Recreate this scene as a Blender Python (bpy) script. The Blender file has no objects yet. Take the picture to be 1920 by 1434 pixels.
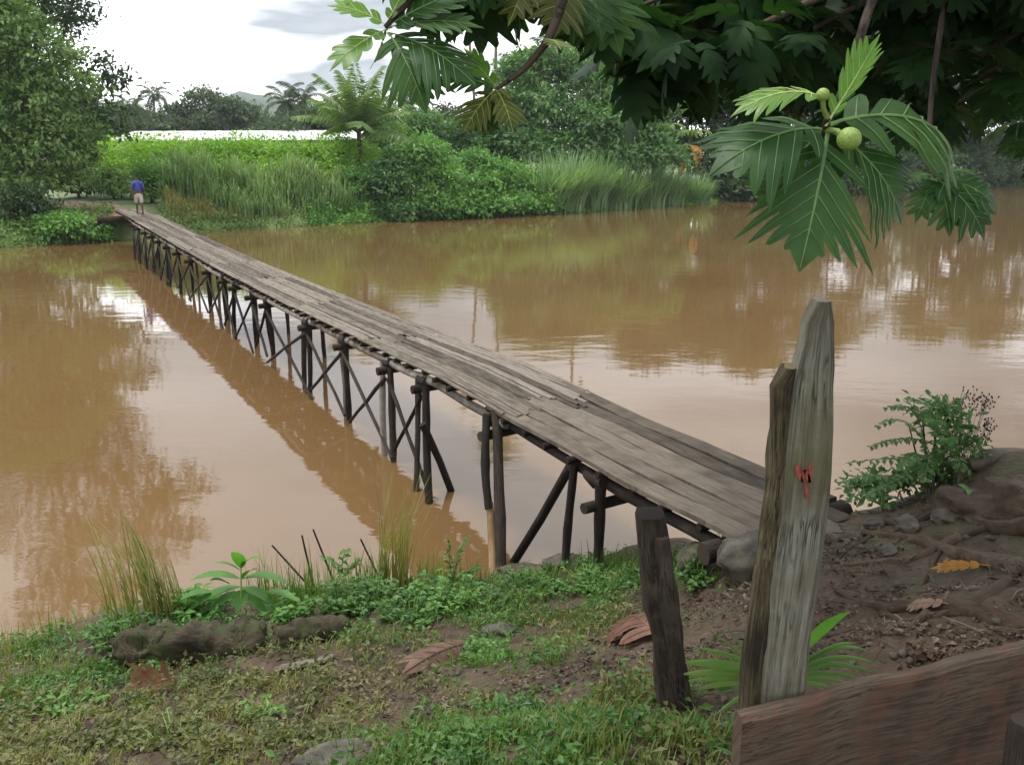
import bpy, math, random
import numpy as np
from mathutils import noise as mnoise, Vector

scene = bpy.context.scene
R = math.radians
rng = np.random.default_rng(7)
random.seed(7)

# ------------------------------------------------------------------ camera, sky, sun, exposure
F_PX = 1663.0                       # focal length in pixels of the 1920 px wide photograph
CAM_H = 4.30                        # camera above the water
PITCH = math.atan(422.0 / F_PX)
cam_d = bpy.data.cameras.new('camera')
cam = bpy.data.objects.new('camera', cam_d)
scene.collection.objects.link(cam)
cam_d.sensor_width = 36.0
cam_d.lens = 36.0 * F_PX / 1920.0
cam_d.clip_start = 0.05
cam_d.clip_end = 5000
cam.location = (0, 0, CAM_H)
cam.rotation_euler = (R(90) - PITCH, 0, 0)
scene.camera = cam

SUN_EL, SUN_AZ = R(72), R(-65)      # azimuth clockwise from +Y
world = bpy.data.worlds.new('World')
scene.world = world
world.use_nodes = True
wn = world.node_tree
wn.nodes.clear()
w_out = wn.nodes.new('ShaderNodeOutputWorld')
w_bg = wn.nodes.new('ShaderNodeBackground')
w_bg.inputs['Strength'].default_value = 0.11
sky = wn.nodes.new('ShaderNodeTexSky')
sky.sky_type = 'NISHITA'
sky.sun_disc = False
sky.sun_elevation = SUN_EL
sky.sun_rotation = SUN_AZ
sky.dust_density = 3.0
w_tc = wn.nodes.new('ShaderNodeTexCoord')
w_map = wn.nodes.new('ShaderNodeMapping')
w_map.inputs['Scale'].default_value = (1.5, 1.5, 6.5)
w_map.inputs['Location'].default_value = (0.07, 0.1, 0.60)
w_no = wn.nodes.new('ShaderNodeTexNoise')
w_no.inputs['Scale'].default_value = 1.25
w_no.inputs['Detail'].default_value = 5
w_no.inputs['Roughness'].default_value = 0.5
w_rp = wn.nodes.new('ShaderNodeValToRGB')
w_rp.color_ramp.elements[0].position = 0.28
w_rp.color_ramp.elements[0].color = (0.70, 0.73, 0.77, 1)
w_rp.color_ramp.elements[1].position = 0.50
w_rp.color_ramp.elements[1].color = (1.0, 1.0, 1.0, 1)
w_mul = wn.nodes.new('ShaderNodeMixRGB')
w_mul.blend_type = 'MULTIPLY'
w_mul.inputs['Fac'].default_value = 1
w_mul.inputs['Color2'].default_value = (19.0, 19.1, 19.3, 1)
w_mix = wn.nodes.new('ShaderNodeMixRGB')
w_mix.inputs['Fac'].default_value = 0.93
L = wn.links.new
L(w_tc.outputs['Generated'], w_map.inputs['Vector'])
L(w_map.outputs['Vector'], w_no.inputs['Vector'])
L(w_no.outputs['Fac'], w_rp.inputs['Fac'])
L(w_rp.outputs['Color'], w_mul.inputs['Color1'])
L(sky.outputs['Color'], w_mix.inputs['Color1'])
w_sep = wn.nodes.new('ShaderNodeSeparateXYZ')
w_bank = wn.nodes.new('ShaderNodeValToRGB')          # the cloud bank: bright under the edge, greyer above, lighter overhead
e_ = w_bank.color_ramp.elements
e_[0].position = 0.07; e_[0].color = (1, 1, 1, 1)
e_[1].position = 0.135; e_[1].color = (0.185, 0.203, 0.222, 1)
e2_ = w_bank.color_ramp.elements.new(0.27); e2_.color = (0.43, 0.435, 0.445, 1); e3_ = w_bank.color_ramp.elements.new(0.55); e3_.color = (0.65, 0.65, 0.65, 1)
w_add = wn.nodes.new('ShaderNodeMath'); w_add.operation = 'MULTIPLY_ADD'; w_add.inputs[1].default_value = 0.62
w_off = wn.nodes.new('ShaderNodeMath'); w_off.operation = 'SUBTRACT'; w_off.inputs[1].default_value = 0.325
w_m2 = wn.nodes.new('ShaderNodeMixRGB'); w_m2.blend_type = 'MULTIPLY'; w_m2.inputs['Fac'].default_value = 1
L(w_tc.outputs['Generated'], w_sep.inputs[0])
L(w_no.outputs['Fac'], w_add.inputs[0]); L(w_sep.outputs['Z'], w_off.inputs[0]); L(w_off.outputs[0], w_add.inputs[2]); L(w_add.outputs[0], w_bank.inputs['Fac'])
L(w_mul.outputs['Color'], w_m2.inputs['Color1']); L(w_bank.outputs['Color'], w_m2.inputs['Color2'])
L(w_m2.outputs['Color'], w_mix.inputs['Color2'])
L(w_mix.outputs['Color'], w_bg.inputs['Color'])
L(w_bg.outputs['Background'], w_out.inputs['Surface'])

sun_d = bpy.data.lights.new('sun', 'SUN')
sun_d.energy = 2.0
sun_d.angle = R(16)
sun_d.color = (1.0, 0.96, 0.90)
sun = bpy.data.objects.new('sun', sun_d)
scene.collection.objects.link(sun)
sun.rotation_euler = (R(90) - SUN_EL, 0, math.pi - SUN_AZ)

scene.view_settings.view_transform = 'Standard'
scene.view_settings.look = 'None'
scene.view_settings.exposure = 0.62
scene.view_settings.gamma = 1.0
scene.cycles.max_bounces = 6
scene.cycles.diffuse_bounces = 3
scene.cycles.glossy_bounces = 3
scene.cycles.transmission_bounces = 4
scene.cycles.transparent_max_bounces = 6
scene.cycles.volume_bounces = 0

# ------------------------------------------------------------------ small toolbox
cT, sT = math.cos(PITCH), math.sin(PITCH)
def ray(px, py):
    u = (px - 960) / F_PX; v = (py - 717) / F_PX
    return np.array([u, cT - v * sT, -sT - v * cT])
def at_z(px, py, z):
    d = ray(px, py); t = (z - CAM_H) / d[2]
    return np.array([d[0] * t, d[1] * t, z])
def at_y(px, py, y):
    d = ray(px, py); t = y / d[1]
    return np.array([d[0] * t, y, CAM_H + d[2] * t])

def link(o, parent=None):
    scene.collection.objects.link(o)
    if parent is not None: o.parent = parent
    return o
def tag(o, label=None, cat=None, group=None, kind=None):
    if label: o['label'] = label
    if cat: o['category'] = cat
    if group: o['group'] = group
    if kind: o['kind'] = kind
    return o
def thing(name, label, cat, loc=(0, 0, 0), rz=0.0, group=None):
    o = bpy.data.objects.new(name, None)
    o.empty_display_size = 0.2
    o.location = [float(c) for c in loc]; o.rotation_euler = (0, 0, rz)
    link(o)
    return tag(o, label, cat, group)
def copy_tree(root):
    r = root.copy(); scene.collection.objects.link(r)
    for ch in list(root.children):
        c = ch.copy(); scene.collection.objects.link(c); c.parent = r
        for g in list(ch.children):
            d = g.copy(); scene.collection.objects.link(d); d.parent = c
    return r

class MB:
    """collects geometry for ONE mesh object"""
    def __init__(self):
        self.v = []; self.f = []; self.uv = []; self.m = []; self.n = 0
    def add(self, verts, faces, uvs=None, mat=0):
        verts = np.asarray(verts, float).reshape(-1, 3)
        faces = np.asarray(faces, int)
        self.v.append(verts); self.f.append((faces + self.n, mat))
        self.uv.append(np.zeros((len(verts), 2)) if uvs is None else np.asarray(uvs, float))
        self.n += len(verts)
        return self
    def mesh(self, name, mats, smooth=True):
        V = np.concatenate(self.v); UV = np.concatenate(self.uv)
        loops = []; starts = []; tot = []; mi = []; k = 0
        for fa, mt in self.f:
            w = fa.shape[1]; n = len(fa)
            loops.append(fa.ravel()); starts.append(k + np.arange(n) * w); tot.append(np.full(n, w)); mi.append(np.full(n, mt))
            k += n * w
        loops = np.concatenate(loops).astype(np.int32)
        me = bpy.data.meshes.new(name)
        me.vertices.add(len(V)); me.vertices.foreach_set('co', V.ravel().astype(np.float32))
        me.loops.add(len(loops)); me.loops.foreach_set('vertex_index', loops)
        st = np.concatenate(starts).astype(np.int32)
        me.polygons.add(len(st))
        me.polygons.foreach_set('loop_start', st)
        me.polygons.foreach_set('loop_total', np.concatenate(tot).astype(np.int32))
        me.polygons.foreach_set('material_index', np.concatenate(mi).astype(np.int32))
        me.polygons.foreach_set('use_smooth', np.full(len(st), bool(smooth)))
        ul = me.uv_layers.new(name='UVMap')
        ul.data.foreach_set('uv', UV[loops].ravel().astype(np.float32))
        for m in (mats if isinstance(mats, (list, tuple)) else [mats]): me.materials.append(m)
        me.update(calc_edges=True); me.validate()
        return me
    def build(self, name, mats, parent=None, smooth=True):
        return link(bpy.data.objects.new(name, self.mesh(name, mats, smooth)), parent)

def unit(a):
    a = np.asarray(a, float)
    return a / (np.linalg.norm(a, axis=-1, keepdims=True) + 1e-9)

def tube(mb, pts, radii, n=8, mat=0, cap=True, jitter=0.0, flat=1.0, u0=None):
    pts = np.asarray(pts, float); m = len(pts)
    radii = np.broadcast_to(np.asarray(radii, float), (m,))
    tan = np.gradient(pts, axis=0); tan = unit(tan)
    ref = np.array([0, 0, 1.0]) if abs(tan[0][2]) < 0.9 else np.array([1.0, 0, 0])
    a = unit(np.cross(tan, ref)); b = np.cross(tan, a)
    ang = np.linspace(0, 2 * math.pi, n, endpoint=False)
    rad = radii[:, None] * (1 + jitter * (rng.random((m, n)) - 0.5) * 2)
    V = pts[:, None, :] + rad[..., None] * (np.cos(ang)[None, :, None] * a[:, None, :] + flat * np.sin(ang)[None, :, None] * b[:, None, :])
    length = np.concatenate([[0], np.cumsum(np.linalg.norm(np.diff(pts, axis=0), axis=1))]) + (random.random() * 10 if u0 is None else u0)
    UV = np.stack([np.repeat(length, n), np.tile(np.abs(ang - math.pi) * radii.mean(), m)], 1)
    i = np.arange(m - 1)[:, None] * n; j = np.arange(n)[None, :]; j2 = (j + 1) % n
    fa = np.stack([i + j, i + j2, i + n + j2, i + n + j], -1).reshape(-1, 4)
    mb.add(V.reshape(-1, 3), fa, UV, mat)
    if cap:
        for k, o in ((0, -1), (m - 1, 1)):
            c = pts[k][None]; ring = V[k]
            f = np.array([[0, 1 + (q if o > 0 else (q + 1) % n), 1 + ((q + 1) % n if o > 0 else q)] for q in range(n)])
            mb.add(np.concatenate([c, ring]), f, np.tile([[length[k], 0]], (n + 1, 1)), mat)

def box(mb, c, ax, ay, az, L_, W_, T_, mat=0, seg=1, wob=0.0, taper=0.0):
    """board centred at c with axes ax (length) ay (width) az (thickness); seg rings along it"""
    c, ax, ay, az = [np.asarray(q, float) for q in (c, ax, ay, az)]
    t = np.linspace(-0.5, 0.5, seg + 1)
    rings = []; uv = []; u0 = random.random() * 20; v0 = random.random() * 5
    b = min(0.2 * T_, 0.006)
    prof = [(-1, -1, 0, b), (-1, -1, b, 0), (1, -1, -b, 0), (1, -1, 0, b), (1, 1, 0, -b), (1, 1, -b, 0), (-1, 1, b, 0), (-1, 1, 0, -b)]
    for k, tt in enumerate(t):
        w = W_ * (1 + wob * (random.random() - 0.5)); sh = wob * W_ * 0.3 * (random.random() - 0.5); sz = wob * T_ * 0.8 * (random.random() - .5)
        for (sx, sz_, bx, bz) in prof:
            y = sx * w / 2 + bx + sh; z = sz_ * T_ / 2 + bz + sz
            rings.append(c + ax * tt * L_ + ay * y + az * z)
            uv.append((u0 + tt * L_, v0 + y + (0.37 if sz_ < 0 else 0)))
    n = len(prof)
    i = np.arange(seg)[:, None] * n; j = np.arange(n)[None, :]; j2 = (j + 1) % n
    fa = np.stack([i + j, i + n + j, i + n + j2, i + j2], -1).reshape(-1, 4)
    mb.add(rings, fa, uv, mat)
    e0 = np.array([list(range(n))]); e1 = np.array([list(range(n * seg + n - 1, n * seg - 1, -1))])
    mb.add(rings[:n], e0, uv[:n], mat)
    mb.add(rings[-n:], np.array([list(range(n - 1, -1, -1))]), uv[-n:], mat)

def leaves(mb, pos, axis, nrm, length, width, mat=0, fold=0.15):
    """many two-triangle leaves, one island each"""
    pos = np.asarray(pos, float); N = len(pos)
    axis = unit(axis); side = unit(np.cross(axis, nrm)); nr = np.cross(side, axis)
    length = np.broadcast_to(length, (N,))[:, None]; width = np.broadcast_to(width, (N,))[:, None]
    mid = pos + axis * length * 0.42
    V = np.stack([pos, mid + side * width * .5 + nr * width * fold, pos + axis * length - nr * length * .10,
                  mid - side * width * .5 + nr * width * fold], 1)
    k = np.arange(N)[:, None] * 4
    fa = np.concatenate([k + np.array([[0, 1, 2]]), k + np.array([[0, 2, 3]])], 0)
    uv = np.tile(np.array([[0, .5], [.45, 1], [1, .5], [.45, 0]]), (N, 1))
    mb.add(V.reshape(-1, 3), fa, uv, mat)

def blades(mb, pos, h, az, lean, width, seg=4, mat=0, tipw=0.05, curl=1.0):
    """grass blades: arcs leaning to azimuth az; lean = angle of the tip from vertical"""
    pos = np.asarray(pos, float); N = len(pos)
    h = np.broadcast_to(h, (N,)); az = np.broadcast_to(az, (N,)); lean = np.broadcast_to(lean, (N,)); width = np.broadcast_to(width, (N,))
    d = np.stack([np.cos(az), np.sin(az), 0 * az], 1)
    s = np.stack([-np.sin(az), np.cos(az), 0 * az], 1)
    P = pos.copy(); rows = []
    for k in range(seg + 1):
        t = k / seg
        w = width * ((1 - t) ** 0.7 * (0.55 + 0.9 * min(t * 3, 0.5)) + tipw * t)
        rows.append(np.stack([P - s * w[:, None] * .5, P + s * w[:, None] * .5], 1))
        a = lean * (((k + .5) / seg) ** curl)
        P = P + (d * np.sin(a)[:, None] + np.array([0, 0, 1.]) * np.cos(a)[:, None]) * (h / seg)[:, None]
    V = np.stack(rows, 1).reshape(N, -1, 3)
    n = (seg + 1) * 2
    q = np.array([[2 * k, 2 * k + 1, 2 * k + 3, 2 * k + 2] for k in range(seg)])
    fa = (np.arange(N)[:, None, None] * n + q[None]).reshape(-1, 4)
    uv = np.tile(np.array([[k / seg, e] for k in range(seg + 1) for e in (0, 1)]), (N, 1))
    mb.add(V.reshape(-1, 3), fa, uv, mat)

def rock(mb, c, size, seed=0, amp=0.28, sub=3, rz=0.0, mat=0, freq=1.6):
    import bmesh
    bm = bmesh.new(); bmesh.ops.create_icosphere(bm, subdivisions=sub, radius=1)
    V = np.array([v.co[:] for v in bm.verts]); Fc = np.array([[v.index for v in f.verts] for f in bm.faces]); bm.free()
    out = []
    for p in V:
        q = Vector(p) * freq + Vector((seed * 3.1, seed * 1.7, seed * .9))
        k = 1 + amp * mnoise.fractal(q, 1.0, 2.1, 4)
        out.append(p * k)
    V = np.array(out) * np.asarray(size)
    ca, sa = math.cos(rz), math.sin(rz)
    V = np.stack([V[:, 0] * ca - V[:, 1] * sa, V[:, 0] * sa + V[:, 1] * ca, V[:, 2]], 1) + np.asarray(c)
    mb.add(V, Fc, V[:, :2], mat)

# ------------------------------------------------------------------ materials
def new_mat(name):
    m = bpy.data.materials.new(name); m.use_nodes = True
    nt = m.node_tree; nt.nodes.clear()
    out = nt.nodes.new('ShaderNodeOutputMaterial')
    return m, nt, out
def nd(nt, t, **kw):
    n = nt.nodes.new(t)
    for k, v in kw.items():
        if k in n.inputs: n.inputs[k].default_value = v
        else: setattr(n, k, v)
    return n
def ramp(nt, stops):
    r = nt.nodes.new('ShaderNodeValToRGB'); e = r.color_ramp.elements
    while len(e) < len(stops): e.new(0.5)
    for k, (p, c) in enumerate(stops):
        e[k].position = p; e[k].color = (*c, 1)
    return r

def leaf_mat(name, cols, rough=0.5, trans=0.3, tcol=None, by='island', noise=0.0, spec=0.4):
    m, nt, out = new_mat(name); lk = nt.links.new
    if by == 'island':
        src = nd(nt, 'ShaderNodeNewGeometry').outputs['Random Per Island']
    else:
        src = nd(nt, 'ShaderNodeObjectInfo').outputs['Random']
    tc = nd(nt, 'ShaderNodeTexCoord')
    no = nd(nt, 'ShaderNodeTexNoise', Scale=noise if noise else 1.0, Detail=3.0)
    lk(tc.outputs['Object'], no.inputs['Vector'])
    mx = nd(nt, 'ShaderNodeMath', operation='MULTIPLY_ADD')
    lk(src, mx.inputs[0]); mx.inputs[1].default_value = 0.6
    sc = nd(nt, 'ShaderNodeMath', operation='MULTIPLY_ADD')
    lk(no.outputs['Fac'], sc.inputs[0]); sc.inputs[1].default_value = 1.9; sc.inputs[2].default_value = -0.75
    lk(sc.outputs[0], mx.inputs[2])
    n = len(cols)
    rp = ramp(nt, [(k / (n - 1) if n > 1 else 0, c) for k, c in enumerate(cols)])
    lk(mx.outputs[0], rp.inputs['Fac'])
    if by == 'object':       # brown spots and nibbled blemishes
        sn = nd(nt, 'ShaderNodeTexNoise', Scale=26.0, Detail=3.0); lk(tc.outputs['Object'], sn.inputs['Vector'])
        sr = ramp(nt, [(0.66, (0, 0, 0)), (0.72, (.75, .75, .75))]); lk(sn.outputs['Fac'], sr.inputs['Fac'])
        sm = nd(nt, 'ShaderNodeMixRGB'); sm.inputs['Color2'].default_value = (0.075, 0.05, 0.018, 1); lk(sr.outputs['Color'], sm.inputs['Fac']); lk(rp.outputs['Color'], sm.inputs['Color1'])
        rp = sm
    pb = nd(nt, 'ShaderNodeBsdfPrincipled', Roughness=rough)
    pb.inputs['Specular IOR Level'].default_value = spec
    lk(rp.outputs['Color'], pb.inputs['Base Color'])
    tr = nd(nt, 'ShaderNodeBsdfTranslucent')
    hs = nd(nt, 'ShaderNodeMixRGB', blend_type='MULTIPLY'); hs.inputs['Fac'].default_value = 1
    hs.inputs['Color2'].default_value = (*(tcol or (1.6, 1.75, 0.7)), 1)
    lk(rp.outputs['Color'], hs.inputs['Color1']); lk(hs.outputs['Color'], tr.inputs['Color'])
    ms = nd(nt, 'ShaderNodeMixShader'); ms.inputs['Fac'].default_value = trans
    lk(pb.outputs[0], ms.inputs[1]); lk(tr.outputs[0], ms.inputs[2]); lk(ms.outputs[0], out.inputs['Surface'])
    return m

def wood_mat(name, cols, along=1.2, across=28.0, rough=0.85, bump=0.35, patch=None, patch_amt=0.0, obj_var=0.35):
    """uv in metres: u along the grain"""
    m, nt, out = new_mat(name); lk = nt.links.new
    uv = nd(nt, 'ShaderNodeUVMap')
    mp = nd(nt, 'ShaderNodeMapping'); mp.inputs['Scale'].default_value = (along, across, 1)
    lk(uv.outputs[0], mp.inputs['Vector'])
    oi = nd(nt, 'ShaderNodeObjectInfo')
    g = nd(nt, 'ShaderNodeTexNoise', Scale=1.6, Detail=8.0, Roughness=0.65)
    lk(mp.outputs[0], g.inputs['Vector'])
    b = nd(nt, 'ShaderNodeTexNoise', Scale=3.2, Detail=5.0); lk(uv.outputs[0], b.inputs['Vector'])
    a1 = nd(nt, 'ShaderNodeMath', operation='MULTIPLY_ADD'); lk(b.outputs['Fac'], a1.inputs[0]); a1.inputs[1].default_value = 0.9; a1.inputs[2].default_value = -0.45
    a2 = nd(nt, 'ShaderNodeMath', operation='ADD'); lk(g.outputs['Fac'], a2.inputs[0]); lk(a1.outputs[0], a2.inputs[1])
    a3 = nd(nt, 'ShaderNodeMath', operation='MULTIPLY_ADD'); lk(oi.outputs['Random'], a3.inputs[0]); a3.inputs[1].default_value = obj_var; a3.inputs[2].default_value = -obj_var / 2
    a4 = nd(nt, 'ShaderNodeMath', operation='ADD'); lk(a2.outputs[0], a4.inputs[0]); lk(a3.outputs[0], a4.inputs[1])
    mp2 = nd(nt, 'ShaderNodeMapping'); mp2.inputs['Scale'].default_value = (along * 1.5, across * 4.5, 1); lk(uv.outputs[0], mp2.inputs['Vector'])
    fb = nd(nt, 'ShaderNodeTexNoise', Scale=1.6, Detail=4.0, Roughness=0.7); lk(mp2.outputs[0], fb.inputs['Vector'])
    f1 = nd(nt, 'ShaderNodeMath', operation='MULTIPLY_ADD'); lk(fb.outputs['Fac'], f1.inputs[0]); f1.inputs[1].default_value = 0.55; f1.inputs[2].default_value = -0.275
    a5 = nd(nt, 'ShaderNodeMath', operation='ADD'); lk(a4.outputs[0], a5.inputs[0]); lk(f1.outputs[0], a5.inputs[1]); a4 = a5
    mp3 = nd(nt, 'ShaderNodeMapping'); mp3.inputs['Scale'].default_value = (along * .7, across * .8, 1); lk(uv.outputs[0], mp3.inputs['Vector'])
    ck = nd(nt, 'ShaderNodeTexNoise', Scale=1.9, Detail=3.0, Roughness=0.55); lk(mp3.outputs[0], ck.inputs['Vector'])
    kr = ramp(nt, [(0.475, (0, 0, 0)), (0.5, (1, 1, 1)), (0.525, (0, 0, 0))]); lk(ck.outputs['Fac'], kr.inputs['Fac'])
    km = nd(nt, 'ShaderNodeMath', operation='MULTIPLY'); lk(kr.outputs['Color'], km.inputs[0]); kn = ramp(nt, [(0.50, (0, 0, 0)), (0.62, (.8, .8, .8))]); lk(b.outputs['Fac'], kn.inputs['Fac']); lk(kn.outputs['Color'], km.inputs[1])
    n = len(cols)
    rp = ramp(nt, [(0.22 + 0.56 * k / (n - 1), c) for k, c in enumerate(cols)])
    lk(a4.outputs[0], rp.inputs['Fac'])
    col = rp.outputs['Color']
    if patch is not None:
        pn = nd(nt, 'ShaderNodeTexNoise', Scale=5.0, Detail=6.0, Roughness=0.6); lk(uv.outputs[0], pn.inputs['Vector'])
        pr = ramp(nt, [(0.5, (0, 0, 0)), (0.62, (patch_amt,) * 3)]); lk(pn.outputs['Fac'], pr.inputs['Fac'])
        mixp = nd(nt, 'ShaderNodeMixRGB'); mixp.inputs['Color2'].default_value = (*patch, 1)
        lk(pr.outputs['Color'], mixp.inputs['Fac']); lk(col, mixp.inputs['Color1']); col = mixp.outputs['Color']
    mk = nd(nt, 'ShaderNodeMixRGB'); mk.inputs['Color2'].default_value = (cols[0][0] * .35, cols[0][1] * .35, cols[0][2] * .35, 1); lk(km.outputs[0], mk.inputs['Fac']); lk(col, mk.inputs['Color1']); col = mk.outputs['Color']
    pb = nd(nt, 'ShaderNodeBsdfPrincipled', Roughness=rough); pb.inputs['Specular IOR Level'].default_value = 0.25
    lk(col, pb.inputs['Base Color'])
    hg = nd(nt, 'ShaderNodeMath', operation='SUBTRACT'); lk(a4.outputs[0], hg.inputs[0]); lk(km.outputs[0], hg.inputs[1])
    bp = nd(nt, 'ShaderNodeBump', Strength=bump, Distance=0.012); lk(hg.outputs[0], bp.inputs['Height']); lk(bp.outputs[0], pb.inputs['Normal'])
    lk(pb.outputs[0], out.inputs['Surface'])
    return m

def plain_mat(name, col, rough=0.7, scale=20.0, var=0.25, bump=0.1, col2=None, spec=0.3):
    m, nt, out = new_mat(name); lk = nt.links.new
    tc = nd(nt, 'ShaderNodeTexCoord'); no = nd(nt, 'ShaderNodeTexNoise', Scale=scale, Detail=6.0, Roughness=0.6)
    lk(tc.outputs['Object'], no.inputs['Vector'])
    c2 = col2 or tuple(c * (1 + var) for c in col); c1 = tuple(c * (1 - var) for c in col)
    rp = ramp(nt, [(0.35, c1), (0.65, c2)]); lk(no.outputs['Fac'], rp.inputs['Fac'])
    pb = nd(nt, 'ShaderNodeBsdfPrincipled', Roughness=rough); pb.inputs['Specular IOR Level'].default_value = spec
    lk(rp.outputs['Color'], pb.inputs['Base Color'])
    bp = nd(nt, 'ShaderNodeBump', Strength=bump, Distance=0.03); lk(no.outputs['Fac'], bp.inputs['Height']); lk(bp.outputs[0], pb.inputs['Normal'])
    lk(pb.outputs[0], out.inputs['Surface'])
    return m

def soil_mat(name):
    m, nt, out = new_mat(name); lk = nt.links.new
    tc = nd(nt, 'ShaderNodeTexCoord')
    n1 = nd(nt, 'ShaderNodeTexNoise', Scale=0.9, Detail=5.0); n2 = nd(nt, 'ShaderNodeTexNoise', Scale=9.0, Detail=8.0, Roughness=0.7)
    n3 = nd(nt, 'ShaderNodeTexVoronoi', Scale=26.0)
    for n in (n1, n2, n3): lk(tc.outputs['Object'], n.inputs['Vector'])
    r1 = ramp(nt, [(0.3, (0.030, 0.019, 0.012)), (0.5, (0.060, 0.040, 0.026)), (0.62, (0.092, 0.063, 0.042)), (0.75, (0.12, 0.086, 0.060))])
    ad = nd(nt, 'ShaderNodeMath', operation='MULTIPLY_ADD'); lk(n2.outputs['Fac'], ad.inputs[0]); ad.inputs[1].default_value = 0.75
    sb = nd(nt, 'ShaderNodeMath', operation='MULTIPLY_ADD'); lk(n1.outputs['Fac'], sb.inputs[0]); sb.inputs[1].default_value = 0.5; sb.inputs[2].default_value = -0.12
    lk(sb.outputs[0], ad.inputs[2]); lk(ad.outputs[0], r1.inputs['Fac'])
    # damp olive tinge where moss and algae grow
    r2 = ramp(nt, [(0.5, (0, 0, 0)), (0.66, (0.55,) * 3)]); n4 = nd(nt, 'ShaderNodeTexNoise', Scale=2.3, Detail=6.0); lk(tc.outputs['Object'], n4.inputs['Vector']); lk(n4.outputs['Fac'], r2.inputs['Fac'])
    mx = nd(nt, 'ShaderNodeMixRGB'); mx.inputs['Color2'].default_value = (0.062, 0.068, 0.026, 1); lk(r2.outputs['Color'], mx.inputs['Fac']); lk(r1.outputs['Color'], mx.inputs['Color1'])
    pb = nd(nt, 'ShaderNodeBsdfPrincipled', Roughness=0.72); pb.inputs['Specular IOR Level'].default_value = 0.25
    lk(mx.outputs['Color'], pb.inputs['Base Color'])
    hm = nd(nt, 'ShaderNodeMath', operation='MULTIPLY_ADD'); lk(n3.outputs['Distance'], hm.inputs[0]); hm.inputs[1].default_value = 0.5; lk(n2.outputs['Fac'], hm.inputs[2])
    bp = nd(nt, 'ShaderNodeBump', Strength=0.7, Distance=0.03); lk(hm.outputs[0], bp.inputs['Height']); lk(bp.outputs[0], pb.inputs['Normal'])
    lk(pb.outputs[0], out.inputs['Surface'])
    return m

def water_mat():
    m, nt, out = new_mat('muddy_water'); lk = nt.links.new
    tc = nd(nt, 'ShaderNodeTexCoord')
    n1 = nd(nt, 'ShaderNodeTexNoise', Scale=0.12, Detail=4.0); lk(tc.outputs['Object'], n1.inputs['Vector'])
    rp = ramp(nt, [(0.35, (0.122, 0.072, 0.029)), (0.65, (0.144, 0.086, 0.036))]); lk(n1.outputs['Fac'], rp.inputs['Fac'])
    pb = nd(nt, 'ShaderNodeBsdfPrincipled', Roughness=0.025, IOR=1.45)
    pb.inputs['Specular IOR Level'].default_value = 0.5
    lk(rp.outputs['Color'], pb.inputs['Base Color'])
    mp = nd(nt, 'ShaderNodeMapping'); mp.inputs['Scale'].default_value = (0.8, 1.5, 1); mp.inputs['Rotation'].default_value = (0, 0, R(25)); lk(tc.outputs['Object'], mp.inputs['Vector'])
    n2 = nd(nt, 'ShaderNodeTexNoise', Scale=1.3, Detail=3.0, Roughness=0.45); lk(mp.outputs[0], n2.inputs['Vector'])
    n3 = nd(nt, 'ShaderNodeTexNoise', Scale=9.0, Detail=2.0, Roughness=0.5); lk(mp.outputs[0], n3.inputs['Vector'])
    ad = nd(nt, 'ShaderNodeMath', operation='MULTIPLY_ADD'); lk(n3.outputs['Fac'], ad.inputs[0]); ad.inputs[1].default_value = 0.12; lk(n2.outputs['Fac'], ad.inputs[2])
    bp = nd(nt, 'ShaderNodeBump', Strength=0.08, Distance=0.05); lk(ad.outputs[0], bp.inputs['Height']); lk(bp.outputs[0], pb.inputs['Normal'])
    # patches of wind ripple between smooth slicks
    n5 = nd(nt, 'ShaderNodeTexNoise', Scale=0.22, Detail=4.0); lk(mp.outputs[0], n5.inputs['Vector'])
    r5 = ramp(nt, [(0.42, (0.045,) * 3), (0.66, (0.17,) * 3)]); lk(n5.outputs['Fac'], r5.inputs['Fac']); lk(r5.outputs['Color'], bp.inputs['Strength'])
    lk(pb.outputs[0], out.inputs['Surface'])
    return m

M = {}
M['soil'] = soil_mat('damp_soil')
M['water'] = water_mat()
M['far_ground'] = plain_mat('far_bank_grass', (0.09, 0.13, 0.035), scale=0.6, var=0.4)
M['path'] = plain_mat('red_dirt', (0.26, 0.15, 0.085), scale=2.0)
M['plank'] = wood_mat('weathered_deck_wood', [(0.032, 0.025, 0.017), (0.072, 0.058, 0.043), (0.118, 0.097, 0.074), (0.180, 0.155, 0.124)], along=1.5, across=48, bump=.6)
M['bamboo'] = wood_mat('split_bamboo', [(0.046, 0.037, 0.028), (0.092, 0.077, 0.060), (0.138, 0.118, 0.094), (0.20, 0.174, 0.142)], along=2.0, across=36, obj_var=0.45)
M['pole'] = wood_mat('grey_pole', [(0.07, 0.058, 0.045), (0.16, 0.14, 0.115), (0.26, 0.235, 0.20)], along=3, across=14)
M['dark_pole'] = wood_mat('wet_dark_timber', [(0.009, 0.007, 0.005), (0.022, 0.016, 0.012), (0.055, 0.042, 0.031)], along=3, across=30, bump=.7)
M['raw_pole'] = wood_mat('peeled_pole', [(0.20, 0.13, 0.065), (0.34, 0.24, 0.13), (0.42, 0.31, 0.18)], along=3, across=14)
M['post'] = wood_mat('silvery_post_wood', [(0.050, 0.042, 0.028), (0.135, 0.125, 0.092), (0.215, 0.21, 0.168), (0.31, 0.315, 0.26)], along=1.6, across=48, bump=0.9, patch=(0.12, 0.115, 0.055), patch_amt=0.6)
M['post_edge'] = wood_mat('mossy_post_edge', [(0.022, 0.016, 0.010), (0.085, 0.068, 0.036), (0.17, 0.145, 0.08), (0.24, 0.21, 0.12)], along=3.5, across=44, bump=1.0)
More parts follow.
